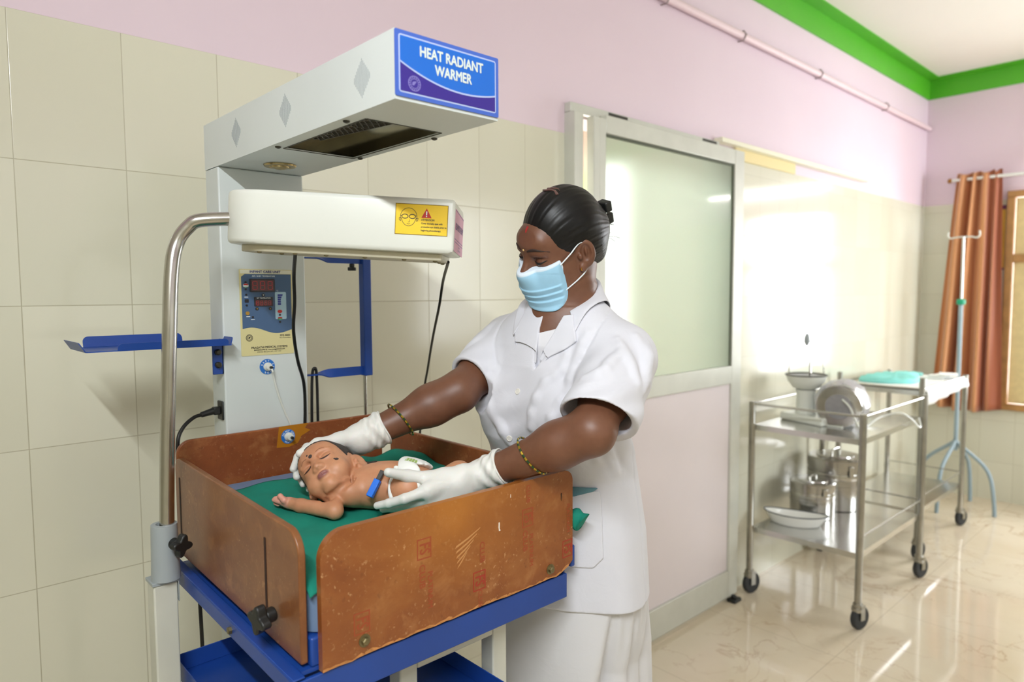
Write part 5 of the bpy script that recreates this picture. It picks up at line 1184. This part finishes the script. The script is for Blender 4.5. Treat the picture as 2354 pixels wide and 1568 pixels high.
LB.op(loft_sdf([(.80, 1.095, -.735, .12, .10), (.95, 1.09, -.735, .13, .105), (1.10, 1.078, -.732, .122, .088), (1.25, 1.058, -.738, .125, .088), (1.34, 1.048, -.746, .13, .075)], TH0), LB.lo, LB.lo + .007 * (LB.n - 1), 0)
for y in (-.665, -.805): LB.chain([(1.095, y + (-.735 - y) * .1, .84), (1.09, y, .50), (1.11, y, .09)], [.068, .054, .038], .03); LB.ell((1.04, y, .040), (.12, .042, .034), .03)
body = to_mesh('body', joinm([HF.mesh(), fr_.mesh(), fl_.mesh(), LB.mesh()]), M_skin, NU, 1); tag(body, 'brown skin of face, neck and forearms')

# hair, drawn back into a low bun
hr = Field((.86, -.97, 1.40), (1.20, -.58, 1.77), .0019); G_ = lambda c, r, k=.012, mode='+': hr.ell(NH(*c), np.array(r) * NS, k, NM, mode)
G_((-.019, 0, .036), (.101, .0815, .099), 0); G_((-.062, 0, -.012), (.050, .066, .062), .03); G_((-.100, 0, .010), (.036, .048, .052), .02); G_((-.082, 0, -.045), (.030, .044, .036), .02)
_hl = lambda x, y, z: (lambda l0, l1, l2: (.809 * l0 - .588 * l2 - .0225 - .010 * np.minimum((l1 / .07) ** 2, 1.2)) * NS)(*[((x - NC[0]) * NM[0, i] + (y - NC[1]) * NM[1, i] + (z - NC[2]) * NM[2, i]) / NS for i in range(3)])
hr.op(_hl, hr.lo, hr.lo + hr.h * (hr.n - 1), .004, '*')
hr.plane(NH(.0, 0, -.088), NM @ np.array([-.12, 0, -1.0]), .012)
for s in (-1, 1): hr.ell(NH(-.004, s * .088, -.014), np.array((.027, .026, .036)) * NS, .006, NM, '-')
sl, x, y, z = hr.sub(hr.lo, hr.lo + hr.h * (hr.n - 1)); q = np.stack(np.broadcast_arrays(x - NC[0], y - NC[1], z - NC[2]), -1) @ NM
ang = np.arctan2(q[..., 1], q[..., 2] + .02); hr.F = (hr.F + np.clip(-_hl(x, y, z) / .02, 0, 1) * (.0003 * np.sin(ang * 57 + q[..., 0] * 22) + .00022 * np.sin(ang * 91 - q[..., 0] * 31) + .0002 * np.sin(ang * 33 + 1))).astype(np.float32)
hair = to_mesh('hair', hr, M_hair, NU, 1)
wl = MB(); rn = random.Random(2)
for i in range(7):                                              # loose short hairs at the back
    z0 = rn.uniform(-.05, .01); p0 = NH(-.125 + .01 * rn.random(), rn.uniform(-.01, .045), z0); p1 = NH(-.128 - .006 * rn.random(), rn.uniform(-.01, .06), z0 + rn.uniform(-.012, .006)); wl.tube([p0, (p0 + p1) / 2 + np.array([0, 0, .003]), p1], .0004, 4)
wl.build('loose_hairs', M_hair, hair)
c_ = MB(); pc = [NH(-.004 + .004 * math.sin(i), -.026 + .0075 * i, .1335 - .0004 * (i - 3) ** 2) for i in range(8)]; c_.tube(pc, .0032, 8, flat=.7); c_.tube([p - NM[:, 0] * .008 for p in pc[1:-1]], .0024, 8)
c_.build('hair_clip', mat('clip_brown', C(96, 66, 60), .35), hair)
c_ = MB(); a_, b_, d_ = NM[:, 0], NM[:, 1], NM[:, 2]
c_.obox(NH(-.140, .012, .045), a_ * .008, b_ * .014, d_ * .011); c_.obox(NH(-.145, .014, .012), a_ * .009, b_ * .006, d_ * .011); c_.build('claw_clip', M_black, hair, bevel=.003)

# face details
def on_face(x, y, z, off=.0006):
    p = HF.cast(NH(x + .08, y, z), -NM[:, 0], .2, .0005); return None if p is None else HF.snap(p, off)
def face_line(pts, rs, name, m, parent, off=.0005, flat=.5):
    P = [on_face(*p, off) for p in pts]; P = [p for p in P if p is not None]; P = spl(P, 4); r = [rs[0] + (rs[1] - rs[0]) * abs(2 * i / (len(P) - 1) - .8) for i in range(len(P))]
    return MB().tube(P, r, 8, flat=flat, up=NM[:, 0]).build(name, m, parent)
M_brow = mat('brow_hair', C(46, 30, 23), .7)
for s in (-1, 1):
    face_line([(.09, s * y, z) for y, z in ((.012, .0285), (.022, .0325), (.034, .0340), (.045, .031), (.054, .024))], (.0030, .0010), 'eyebrow', M_brow, body)
    P_ = [on_face(.08, s * y, z, .0012) for y, z in ((.0185, .0030), (.024, .0010), (.033, -.0002), (.041, .0012), (.0485, .0050))]; P_ = spl([p for p in P_ if p is not None], 5); nP = len(P_)
    ey = MB().tube(P_, [.0004 + .0017 * math.sin(PI * i / (nP - 1)) ** .8 for i in range(nP)], 10, flat=.35, up=NM[:, 0]).build('eye', mat('lash_black', C(18, 12, 10), .75), body)
    lid = face_line([(.08, s * y, z) for y, z in ((.019, .0095), (.027, .0122), (.034, .0128), (.042, .0118))], (.0009, .0005), 'eyelid_crease', mat('skin_crease', C(70, 40, 30), .6), body)
MB().ball(tuple(on_face(.09, .0, .030, .0)), .0022, 10).build('forehead_mark', mat('sandal_paste', C(216, 180, 120), .6), body)
sm_ = [on_face(.08, .002, z, .0004) for z in (.068, .073, .078)]; MB().tube([p for p in sm_ if p is not None], [.0018, .0026, .0020], 8).build('hair_parting_mark', mat('vermilion', C(168, 28, 30), .6), body)
for s in (-1, 1):
    p = NH(.004, s * .0785, -.0395); MB().tube([p + NM[:, 2] * .004 * math.cos(a) + NM[:, 0] * .004 * math.sin(a) for a in [2 * PI * i / 12 for i in range(12)]], .0010, 6, closed=True).build('earring', M_gold, body)

# face mask
mk = Field((.87, -.92, 1.42), (1.06, -.64, 1.58), .0012); mk.F = np.full(mk.n, .05, np.float32)
G = np.stack(np.meshgrid(*mk.ax, indexing='ij'), -1); mk.F = (HF.at(np.clip(G, HF.lo + HF.h, HF.lo + HF.h * (HF.n - 3))) - .0042).astype(np.float32)
K = lambda c, r, k: mk.ell(NH(*c), np.array(r) * NS, k, NM)
K((.060, 0, -.062), (.058, .056, .060), .02); K((.100, 0, -.040), (.016, .020, .022), .02); K((.066, 0, -.104), (.030, .038, .026), .02)
q = (G - NC) @ NM / NS; zz_ = q[..., 2] + .10 * q[..., 0] - .0015; sw = (zz_ / .0165) % 1.0; band = np.clip((-.048 - zz_) / .004, 0, 1) * np.clip((zz_ + .100) / .004, 0, 1); mk.F = (mk.F - .0026 * band * np.where(sw < .85, sw / .85, (1 - sw) / .15)).astype(np.float32)
n_ = lambda v: NM @ np.array(v, float)
mk.plane(NH(.113, 0, -.016), n_((.24, 0, 1)), .001); mk.plane(NH(.050, 0, -.005), n_((-1, 0, .33)), .001); mk.plane(NH(.055, 0, -.121), n_((.05, 0, -1)), .006); mk.plane(NH(.055, 0, -.1035), n_((-.573, 0, -.82)), .010)
for s in (-1, 1): mk.plane(NH(.055, s * .067, -.04), n_((-.2, s, 0)), .002)
def mask_t(c):
    l = (c - NC) @ NM / NS; a = (l[:, 2] + .24 * (l[:, 0] - .113) + .016) * .972 + .0050; b = (-(l[:, 0] - .050) + .33 * (l[:, 2] + .005)) * .95 + .0058; d = ((l[:, 0] - .055) * -.573 - (l[:, 2] + .1035) * .82) + .0045
    return {'edge': np.maximum(np.maximum(a, b), d) / .0014 + .5}
mask = to_mesh('face_mask', mk, M_mask, NU, 1, tint=mask_t); tag(mask, 'pale blue pleated face mask')
for s in (-1, 1):
    e1 = NH(-.004, s * .0775, .022); e2 = NH(-.030, s * .0765, -.006); e3 = NH(-.010, s * .0755, -.046)
    MB().tube(spl([NH(.054, s * .066, -.012), NH(.028, s * .0745, .006), e1, e2], 6), .0013, 6).build('ear_loop', M_print_w, mask)
    MB().tube(spl([NH(.054, s * .0645, -.078), NH(.016, s * .0755, -.060), e3, e2], 6), .0013, 6).build('ear_loop', M_print_w, mask)

# uniform coat with collar, lapels, pocket
coat = to_mesh('uniform_coat', CF, M_coat, NU, 2); tag(coat, 'short sleeved white uniform coat')
ct, st_ = math.cos(TH0), math.sin(TH0); FW = np.array([-ct, -st_, 0]); LF = np.array([st_, -ct, 0]); C0 = (1.0, -.752, 1.38)
to_mesh('lapel', patch(CF0, [(.078, 1.452), (.099, 1.402), (.078, 1.386), (.050, 1.372), (.026, 1.352), (.004, 1.325), (-.010, 1.294), (-.018, 1.294), (-.006, 1.328), (.016, 1.354), (.026, 1.368), (.038, 1.392), (.050, 1.420), (.060, 1.450)], C0, LF, FW, -.0012, .0052), M_coat, coat, 2)
to_mesh('lapel', patch(CF0, [(.018, 1.456), (-.034, 1.470), (-.050, 1.415), (-.036, 1.385), (-.018, 1.345), (.002, 1.318), (.012, 1.334), (.020, 1.362), (.017, 1.40), (.014, 1.425)], C0, LF, FW, -.0012, .0052), M_coat, coat, 2)
us = Field((.90, -.86, 1.31), (1.06, -.66, 1.43), .0018); Gu = np.stack(np.meshgrid(*us.ax, indexing='ij'), -1); us.F = (HF.at(np.clip(Gu, HF.lo + HF.h, HF.lo + HF.h * (HF.n - 3))) - .003).astype(np.float32)
us.plane((1.0, -.752, 1.412), (LF * -.25 + np.array([0, 0, 1.0])), .001); us.plane((1.02, 0, 0), (1, 0, 0))
us.op(lambda x, y, z: np.maximum(np.abs((x - 1.0) * math.sin(TH0) - (y + .752) * math.cos(TH0) - .030 - (z - 1.40) * .22) - (z - 1.335) * .5 - .006, 1.332 - z), us.lo, us.lo + us.h * (us.n - 1), 0, '*')
to_mesh('undershirt', us, M_shirt, NU, 1)
def collar():
    ph = [math.radians(a) for a in np.linspace(46, 324, 44)]; vs = []; fs = []; m = 7
    for a in ph:
        dv = FW * math.cos(a) + LF * math.sin(a); k = (1 - math.cos(a - 0)) / 2; edge = min(1, (a - ph[0]) / .35, (ph[-1] - a) / .35)
        c = np.array([1.030 + .022 * k, -.762, 0]); zi = 1.440 + .088 * k ** .9; ri = .064 - .004 * k; ro = .102 - .018 * k + .006 * (1 - edge)
        o = c + dv * ro; p = CF.cast((o[0], o[1], 1.60), (0, 0, -1), .3, .001); zo = (p[2] if p is not None else 1.43) + .005
        zo = max(zo, 1.40) + .004; inn = c + dv * ri
        prof = [(ri + .001, zi - .028), (ri, zi - .010), (ri + .001, zi), (ri + .007, zi + .003), (ri + (ro - ri) * .45, zi + (zo - zi) * .33 + .003), (ri + (ro - ri) * .8, zi + (zo - zi) * .74 + .003), (ro, zo)]
        for r, z in prof: vs.append(c + dv * r + np.array([0, 0, z]))
    for i in range(len(ph) - 1):
        for j in range(m - 1): fs.append((i * m + j, i * m + j + 1, (i + 1) * m + j + 1, (i + 1) * m + j))
    o = MB().add(vs, fs).build('collar', M_coat, coat, angle=80); s_ = o.modifiers.new('thick', 'SOLIDIFY'); s_.thickness = .0028; s_.offset = 0; b_ = o.modifiers.new('sub', 'SUBSURF'); b_.levels = 1; b_.render_levels = 1
collar()
to_mesh('placket', patch(CF0, [(-.014, 1.318), (-.002, 1.318), (-.004, 1.30), (-.020, 1.18), (-.030, 1.02), (-.034, .90), (-.062, .90), (-.060, 1.02), (-.050, 1.18), (-.034, 1.30)], C0, LF, FW, -.0012, .0014), M_coat, coat, 2)
n2 = np.array([-.62, -.785, 0]); l2 = np.array([.785, -.62, 0])
to_mesh('pocket', patch(CF, [(-.09, 1.098), (.030, 1.108), (.036, 1.10), (.040, .975), (.020, .955), (-.09, .952)], (1.0, -.845, 1.03), l2, n2, .0008, .0040, .0018), M_coat, coat, 2)
to_mesh('pocket_lining', patch(CF, [(-.07, 1.117), (.031, 1.113), (.020, 1.106), (-.02, 1.095), (-.07, 1.088)], (1.0, -.845, 1.10), l2, n2, .0008, .0052, .0013), mat('teal_lining', C(96, 140, 154), .6), coat, 1)
for l, z in ((-.017, 1.300), (-.036, 1.205), (-.044, 1.11)):
    o = np.array(C0) + LF * l + FW * .2; o[2] = z; p = CF.cast(o, -FW, .4, .0005)
    if p is not None:
        nn = CF.grad(p); MB().lathe([(.0062, 0), (.0062, .0016), (.005, .0022), (.0045, .0016), (.001, .0016)], p, nn, 18).build('button', mat('button_pearl', C(226, 222, 214), .3), coat)
# long skirt with a side slit and pleats
sk = Field((.86, -1.0, .10), (1.34, -.46, .91), .0042)
def skirt_f(x, y, z):
    th = np.degrees(np.arctan2(-(y + .735) , -(x - 1.095))); w = np.clip((.88 - z) / .16, 0, 1); d = 0
    for a, dep, wd in ((73, .046, 2.0), (82, .020, 2.4), (92, .034, 2.2), (101, .022, 2.2), (112, .026, 2.2)): d = d + dep * w * np.exp(-((th - a - (.86 - z) * (-26 if a < 75 else (-10 if a < 85 else 14))) / (wd + 5 * w)) ** 2)
    return d + .004 * w * np.sin(np.radians(th) * 4 + 1)
_lf = loft_sdf([(.10, 1.10, -.735, .185, .165), (.5, 1.098, -.735, .186, .152), (.75, 1.095, -.735, .180, .142), (.92, 1.090, -.735, .166, .126)], TH0)
sk.op(lambda x, y, z: (_lf(x, y, z) + skirt_f(x, y, z)) * .8, sk.lo, sk.lo + sk.h * (sk.n - 1), 0); sk.plane((0, 0, .12), (0, 0, -1))
tag(to_mesh('skirt', sk, M_skirt, NU, 2), 'long white skirt with a pleated slit')

# gloves and bangles
for Hd, W, El, side in ((HANDR, WRR, ELR, (.1, .9, .1)), (HANDL, WRL, ELL, (0, .95, .2))):
    pts = np.array([W] + [p for q in Hd['F'] for p in q] + list(Hd['T'])); f = Field(pts.min(0) - .062, pts.max(0) + .062, .0015); hand(f, Hd, W, El, .0, side)
    d = (El - W) / np.linalg.norm(El - W); e = W + d * .036; u = np.cross(d, (0, 0, 1)); u /= np.linalg.norm(u); v = np.cross(d, u)
    f.cone(W - d * .012, e, .0300, .0355, .012, (side, .94))
    sl, x, y, z = f.sub(f.lo, f.lo + f.h * (f.n - 1)); dd = (x - W[0]) * d[0] + (y - W[1]) * d[1] + (z - W[2]) * d[2]; a = np.arctan2((x - W[0]) * u[0] + (y - W[1]) * u[1] + (z - W[2]) * u[2], (x - W[0]) * v[0] + (y - W[1]) * v[1] + (z - W[2]) * v[2])
    f.F = (f.F + np.clip(dd / .02 + .6, 0, 1) * (.0016 * np.sin(a * 3 + dd * 260) + .0008 * np.sin(a * 7 - dd * 420))).astype(np.float32)
    f.plane(e, d, .001); f.cone(e + d * .002 - d * .03, e + d * .03, .0262, .0300, .003, (side, .94), '-')
    g = to_mesh('glove', f, M_glove, NU, 1); tag(g, 'thin white latex glove')
    rim = [e + (u * math.cos(t) * .0345 * (.95 + .05 * math.sin(3 * t)) + v * math.sin(t) * .0335) + d * .0015 * math.sin(t * 3) for t in [2 * PI * i / 36 for i in range(36)]]
    MB().tube(rim, .0017, 8, closed=True).build('rolled_cuff', M_glove, g)
M_bang = [mat('bangle_green', C(36, 66, 34), .3), mat('bangle_gold', C(200, 170, 60), .25, .8)]
for W, El, fr in ((WRR, ELR, .36), (WRL, ELL, .45)):
    c = W + (El - W) * fr; d = (El - W) / np.linalg.norm(El - W); d2 = d + np.array([.0, .15, .22]); d2 /= np.linalg.norm(d2); u = np.cross(d2, (0, 0, 1)); u /= np.linalg.norm(u); v = np.cross(d2, u); b = MB(); n = 40
    for i in range(n):
        a0, a1 = 2 * PI * i / n, 2 * PI * (i + 1) / n; b.tube([c + u * math.cos(q) * .0385 + v * math.sin(q) * .0385 for q in (a0, (a0 + a1) / 2, a1)], .0019, 6, i % 2)
    b.build('bangle', M_bang, NU)
# ------------------------------------------------------------------ the baby: pose
BC = np.array([.6015, -.579, 1.164]); BS = 1.04
BM = rotm(3.5311, -.6559, .9015)
BH = lambda x, y, z: BC + BM @ (np.array([x, y, z]) * BS)
BNK, BCH, BBL, BPV = np.array([.632, -.598, 1.141]), np.array([.655, -.628, 1.1405]), np.array([.682, -.664, 1.145]), np.array([.712, -.690, 1.138])
BAX = np.array([.62, -.785, 0.0]); BLT = np.array([.785, .62, 0.0])
B_ARM = [np.array(p) for p in ((.590, -.611, 1.139), (.569, -.655, 1.1175), (.540, -.586, 1.1175), (.531, -.562, 1.1185))]
B_THR = [np.array(p) for p in ((.684, -.710, 1.146), (.758, -.724, 1.128), (.778, -.690, 1.114))]
B_THL = [np.array(p) for p in ((.744, -.665, 1.1165), (.818, -.688, 1.143), (.840, -.636, 1.114))]
def baby_field(h=.0016):
    f = Field((.49, -.80, 1.085), (.88, -.49, 1.262), h); E = lambda c, r, k=.006, mode='+', R=None: f.ell(BH(*c), np.array(r) * BS, k, BM if R is None else BM @ R, mode); K = lambda a, b, r1, r2, k=.006, mode='+': f.cone(BH(*a), BH(*b), r1 * BS, r2 * BS, k, None, mode)
    E((-.014, 0, .012), (.058, .0475, .054), 0); E((.012, 0, -.018), (.036, .037, .036), .02); E((.030, 0, .018), (.022, .034, .026), .02)
    for s in (-1, 1):
        E((.0255, s * .0215, -.028), (.018, .0175, .018), .012); E((.047, s * .019, .003), (.008, .012, .006), .006, '-'); E((.0385, s * .0185, -.003), (.0095, .0128, .0088), .004); E((.041, s * .0185, .010), (.006, .013, .004), .006)
    E((.014, 0, -.041), (.025, .026, .015), .010); E((.036, 0, -.049), (.010, .012, .009), .010); E((.028, 0, -.056), (.012, .016, .007), .006)
    K((.042, 0, .001), (.0525, 0, -.0165), .0042, .0064, .008); [E((.0485, s * .0068, -.0185), (.006, .0046, .0044), .004) for s in (-1, 1)]
    for s in (-1, 1): E((.0555, s * .0032, -.0225), (.003, .0020, .0018), .0015, '-')
    E((.0455, 0, -.0308), (.0060, .0105, .0034), .004); E((.0445, 0, -.0362), (.0058, .0090, .0038), .004); E((.052, 0, -.0335), (.004, .011, .0008), .0015, '-')
    for s in (-1, 1):
        R = rotm(s * -.60, 0, 0); E((-.012, s * .0500, -.012), (.0135, .0058, .0195), .003, '+', R); E((-.0085, s * .0560, -.0095), (.0080, .0040, .0125), .002, '-', R); E((-.003, s * .0490, -.028), (.0058, .0045, .0058), .003); E((-.002, s * .0490, -.014), (.0035, .004, .005), .002)
    f.cone(BH(-.012, 0, -.035), BNK - np.array([0, 0, .006]), .028, .029, .005)
    RT = np.stack([BAX, BLT, np.array([0, 0, 1.0])], 1)
    f.ell(BCH, (.052, .055, .040), .005, RT); f.ell(BBL, (.052, .053, .0415), .02, RT); f.ell(BPV, (.042, .049, .040), .02, RT)
    f.ell(BCH + BAX * -.026 + np.array([0, 0, -.006]), (.030, .056, .030), .014, RT)
    f.cone(BCH - BLT * .045 - BAX * .02, B_ARM[0],   .025, .0215, .012); f.chain(B_ARM[:3], [.0185, .0142, .0118], .005); f.cone(B_ARM[2], B_ARM[3], .0120, .0105, .006)
    SL = BCH + BLT * .046 - BAX * .024 - np.array([0, 0, .006]); f.chain([SL, (.716, -.588, 1.119), (.752, -.606, 1.112), (.766, -.612, 1.111)], [.025, .020, .0145, .013], .01)
    f.chain(B_THR, [.0355, .0265, .0165], .012); f.cone(B_THR[2], (.79, -.665, 1.108), .014, .012, .01); f.cone((.79, -.665, 1.108), (.812, -.690, 1.110), .0125, .009, .008)
    f.chain(B_THL, [.028, .0235, .0155], .012); f.cone(B_THL[2], (.846, -.614, 1.110), .014, .012, .01); f.cone((.846, -.614, 1.110), (.866, -.632, 1.114), .0125, .009, .008)
    # creases
    f.chain([BH(.010, .033, -.056), BH(.018, .026, -.060), BH(.028, .011, -.066), BH(.028, -.011, -.066), BH(.018, -.026, -.060), BH(.010, -.033, -.056)], [.0015, .0038, .0045, .0045, .0038, .0015], .007, None, '-')
    f.cone((.664, -.694, 1.186), (.645, -.708, 1.122), .0036, .0036, .010, None, '-')
    f.cone((.612, -.636, 1.166), (.607, -.655, 1.130), .0022, .0022, .008, None, '-'); f.cone((.694, -.752, 1.158), (.712, -.748, 1.128), .0028, .0028, .010, None, '-')
    # loosely closed right hand
    c = B_ARM[3]; u = np.array([-.35, .90, .05]); u /= np.linalg.norm(u); sd = np.array([-.90, -.35, .25]); sd /= np.linalg.norm(sd); n = np.cross(sd, u); n = n if n[2] > 0 else -n
    f.ell(c + u * .010, (.0125, .0125, .0090), .006, np.stack([u, sd, n], 1))
    for i in range(4):
        o = c + u * (.0185 - .0015 * abs(i - 1.5)) + sd * (.0100 - .0067 * i); p1 = o + u * .0100 + n * .0035; p2 = p1 + u * .0022 + n * -.0085 * (1 if i else .3) + sd * .001; p3 = p2 - u * .0075 - n * .002
        f.chain([o, p1, p2, p3], [.0046, .0044, .0039, .0034], .0015)
    t0 = c + sd * .012 + u * .004 + n * .004; f.chain([t0, t0 + u * .010 + n * .006 + sd * .001, t0 + u * .018 + n * .006 - sd * .006], [.0058, .0046, .0038], .003)
    return f

# ------------------------------------------------------------------ the baby
BB = thing('baby', (.66, -.65, 1.10), 'newborn baby lying on its back on the green sheet, held at head and hip', 'baby')
BF = baby_field()
M_bskin = skin('newborn_skin', C(186, 128, 94), C(204, 148, 112), .48, .22); add_tint(M_bskin, 'lips', C(146, 92, 88)); add_tint(M_bskin, 'palm', C(216, 154, 136))
def baby_t(c):
    l = (c - BC) @ BM / BS; lip = (1.15 - np.sqrt((l[:, 1] / .0112) ** 2 + ((l[:, 2] + .0335) / .0058) ** 2)) / .35 * (l[:, 0] > .043)
    pm = ((c - B_ARM[2]) @ (B_ARM[3] - B_ARM[2]) / np.linalg.norm(B_ARM[3] - B_ARM[2]) - .018) / .008 * (((c - B_ARM[3]) ** 2).sum(1) < .035 ** 2)
    return {'lips': lip, 'palm': pm}
bbody = to_mesh('body', BF, M_bskin, BB, 1, tint=baby_t)
G0 = np.stack(np.meshgrid(*BF.ax, indexing='ij'), -1); BL_ = (G0 - BC) @ BM / BS
bh = BF.like(); pl_ = .8 * BL_[..., 0] - .6 * BL_[..., 2] - .0105 + .0022 * np.sin(BL_[..., 1] * 300) * (BL_[..., 2] > .02)
bh.F = np.maximum(np.maximum(BF.F - .0013 - .0003 * np.sin(BL_[..., 1] * 900 + BL_[..., 0] * 500), pl_), np.maximum(np.sqrt(((BL_ / np.array([.085, .085, .085])) ** 2).sum(-1)) * .08 - .08, -(BL_[..., 2] + .036))).astype(np.float32)
for s in (-1, 1): bh.ell(BH(-.006, s * .050, -.012), np.array((.018, .016, .023)) * BS, .003, BM, '-')
to_mesh('hair', bh, mat('newborn_hair', C(46, 36, 32), .6, bump=.5, bscale=700), BB, 1)
def onb(x, y, z, off=.0003):
    p = BF.cast(BH(x + .05, y, z), -BM[:, 0], .15, .0004); return None if p is None else BF.snap(p, off)
M_slit = mat('lash_brown', C(58, 34, 28), .6)
for s in (-1, 1):
    p = [onb(.05, s * y, z) for y, z in ((.0085, -.0048), (.0125, -.0060), (.0185, -.0066), (.0245, -.0060), (.0285, -.0044))]; MB().tube(spl([q for q in p if q is not None], 4), [.0003, .0006, .0009, .0012, .0013, .0014, .0014, .0014, .0014, .0014, .0013, .0012, .0009, .0007, .0005, .0004, .0003][:len(spl([q for q in p if q is not None], 4))], 6, flat=.5, up=BM[:, 0]).build('closed_eye', M_slit, bbody)
    p = [onb(.05, s * y, z, .0001) for y, z in ((.010, .0125), (.017, .0148), (.025, .0125))]; MB().tube(spl([q for q in p if q is not None], 4), .0009, 6, flat=.3, up=BM[:, 0]).build('eyebrow', mat('faint_brow', C(158, 106, 80), .7), bbody)
M_kohl = mat('kohl', C(62, 52, 50), .8)
for (x, y, z, r) in ((.05, -.0015, .011, .0040), (.05, -.006, .0175, .0020), (.05, .0315, -.0195, .0040), (.05, .0290, -.0170, .0022)):
    p = onb(x, y, z, -.0002)
    if p is not None:
        n = BF.grad(p); u = np.cross(n, (0, 0, 1)); u /= np.linalg.norm(u); v = np.cross(n, u); MB().lathe([(r, 0), (r * .8, .0005), (.0001, .0007)], p, n, 14).build('kohl_mark', M_kohl, bbody)
# diaper
dp = Field((.60, -.80, 1.088), (.84, -.57, 1.22), .0016); GD = np.stack(np.meshgrid(*dp.ax, indexing='ij'), -1); V = BF.at(np.clip(GD, BF.lo + BF.h, BF.lo + BF.h * (BF.n - 3)))
up_ = -((GD - BBL) @ BAX - .012 - .25 * np.abs((GD - BBL) @ BLT)); RT = np.stack([BAX, BLT, np.array([0, 0, 1.0])], 1); el = np.sqrt((((GD - BPV) @ RT / np.array([.060, .066, .060])) ** 2).sum(-1)) * .058 - .058
dp.F = np.maximum(np.maximum(V - .0095, up_), el)
for T in (B_THR, B_THL):
    d = (T[1] - T[0]) / np.linalg.norm(T[1] - T[0]); side = (GD - T[0]) @ d - .012; near = np.sqrt((((GD - T[0]) - ((GD - T[0]) @ d)[..., None] * d) ** 2).sum(-1)) - .042; _a = -np.maximum(-side, near); _q = np.maximum(.012 - np.abs(dp.F - _a), 0) / .012; dp.F = np.maximum(dp.F, _a) + _q * _q * .003
dp.F = (dp.F + .0003 * np.sin(GD[..., 0] * 420 + GD[..., 1] * 260) * np.sin(GD[..., 1] * 380)).astype(np.float32)
g0 = np.array([.7010, -.697, 1.183]); g1 = np.array([.724, -.685, 1.180])
to_mesh('diaper', (smooth_verts(*dp.mesh(), 4), dp.mesh()[1]), [mat('diaper_white', C(238, 240, 236), .8), mat('diaper_green_print', C(162, 190, 104), .8), mat('diaper_grey_print', C(206, 210, 200), .8)], BB, 1, matf=lambda c: np.where(((np.abs((c - g0) @ BLT) < .010) & (np.abs((c - g0) @ BAX) < .010) & (c[:, 2] > 1.16) & (np.sin(c[:, 0] * 900) * np.sin(c[:, 1] * 900) > -.55)), 1, np.where((((c - g1) ** 2).sum(1) < .009 ** 2), 2, 0)))
_c = [BF.snap(np.array(p), .0008) for p in ((.672, -.690, 1.190), (.662, -.697, 1.178), (.653, -.704, 1.160), (.649, -.709, 1.142), (.650, -.716, 1.124), (.660, -.724, 1.112))]
MB().tube(spl(_c, 5), .0042, 10, flat=.8).build('diaper_leg_cuff', mat('diaper_white', C(238, 240, 236), .8), BB)
# blue cord clamp on the belly
ca, cb = np.array([.6485, -.6865, 1.1755]), np.array([.6235, -.6875, 1.139]); d = cb - ca; L = np.linalg.norm(d); d /= L; n = BF.grad((ca + cb) / 2); n -= d * (n @ d); n /= np.linalg.norm(n); s_ = np.cross(d, n)
cl = MB(); q = (ca + cb) / 2 + n * .006
cl.obox(q + d * L * .18, d * L * .34, s_ * .0058, n * .0022); cl.obox(q + d * L * .18 + n * .0062, d * L * .34, s_ * .0058, n * .0022); cl.obox(q + d * L * .50 + n * .003, d * .003, s_ * .0058, n * .0055)
tag(cl.build('cord_clamp', mat('clamp_blue', C(20, 112, 226), .35), BB, bevel=.0012), 'bright blue cord clamp')
cl = MB(); cl.obox(q - d * L * .36 + n * .002, d * L * .20, s_ * .004, n * .0035); cl.tube([q - d * L * .2 + n * .003, q + d * L * .05 + n * .003, q + d * L * .45 + n * .003], .0026, 8); cl.build('cord_stump', mat('cord_dark', C(66, 62, 60), .55), BB, bevel=.001)
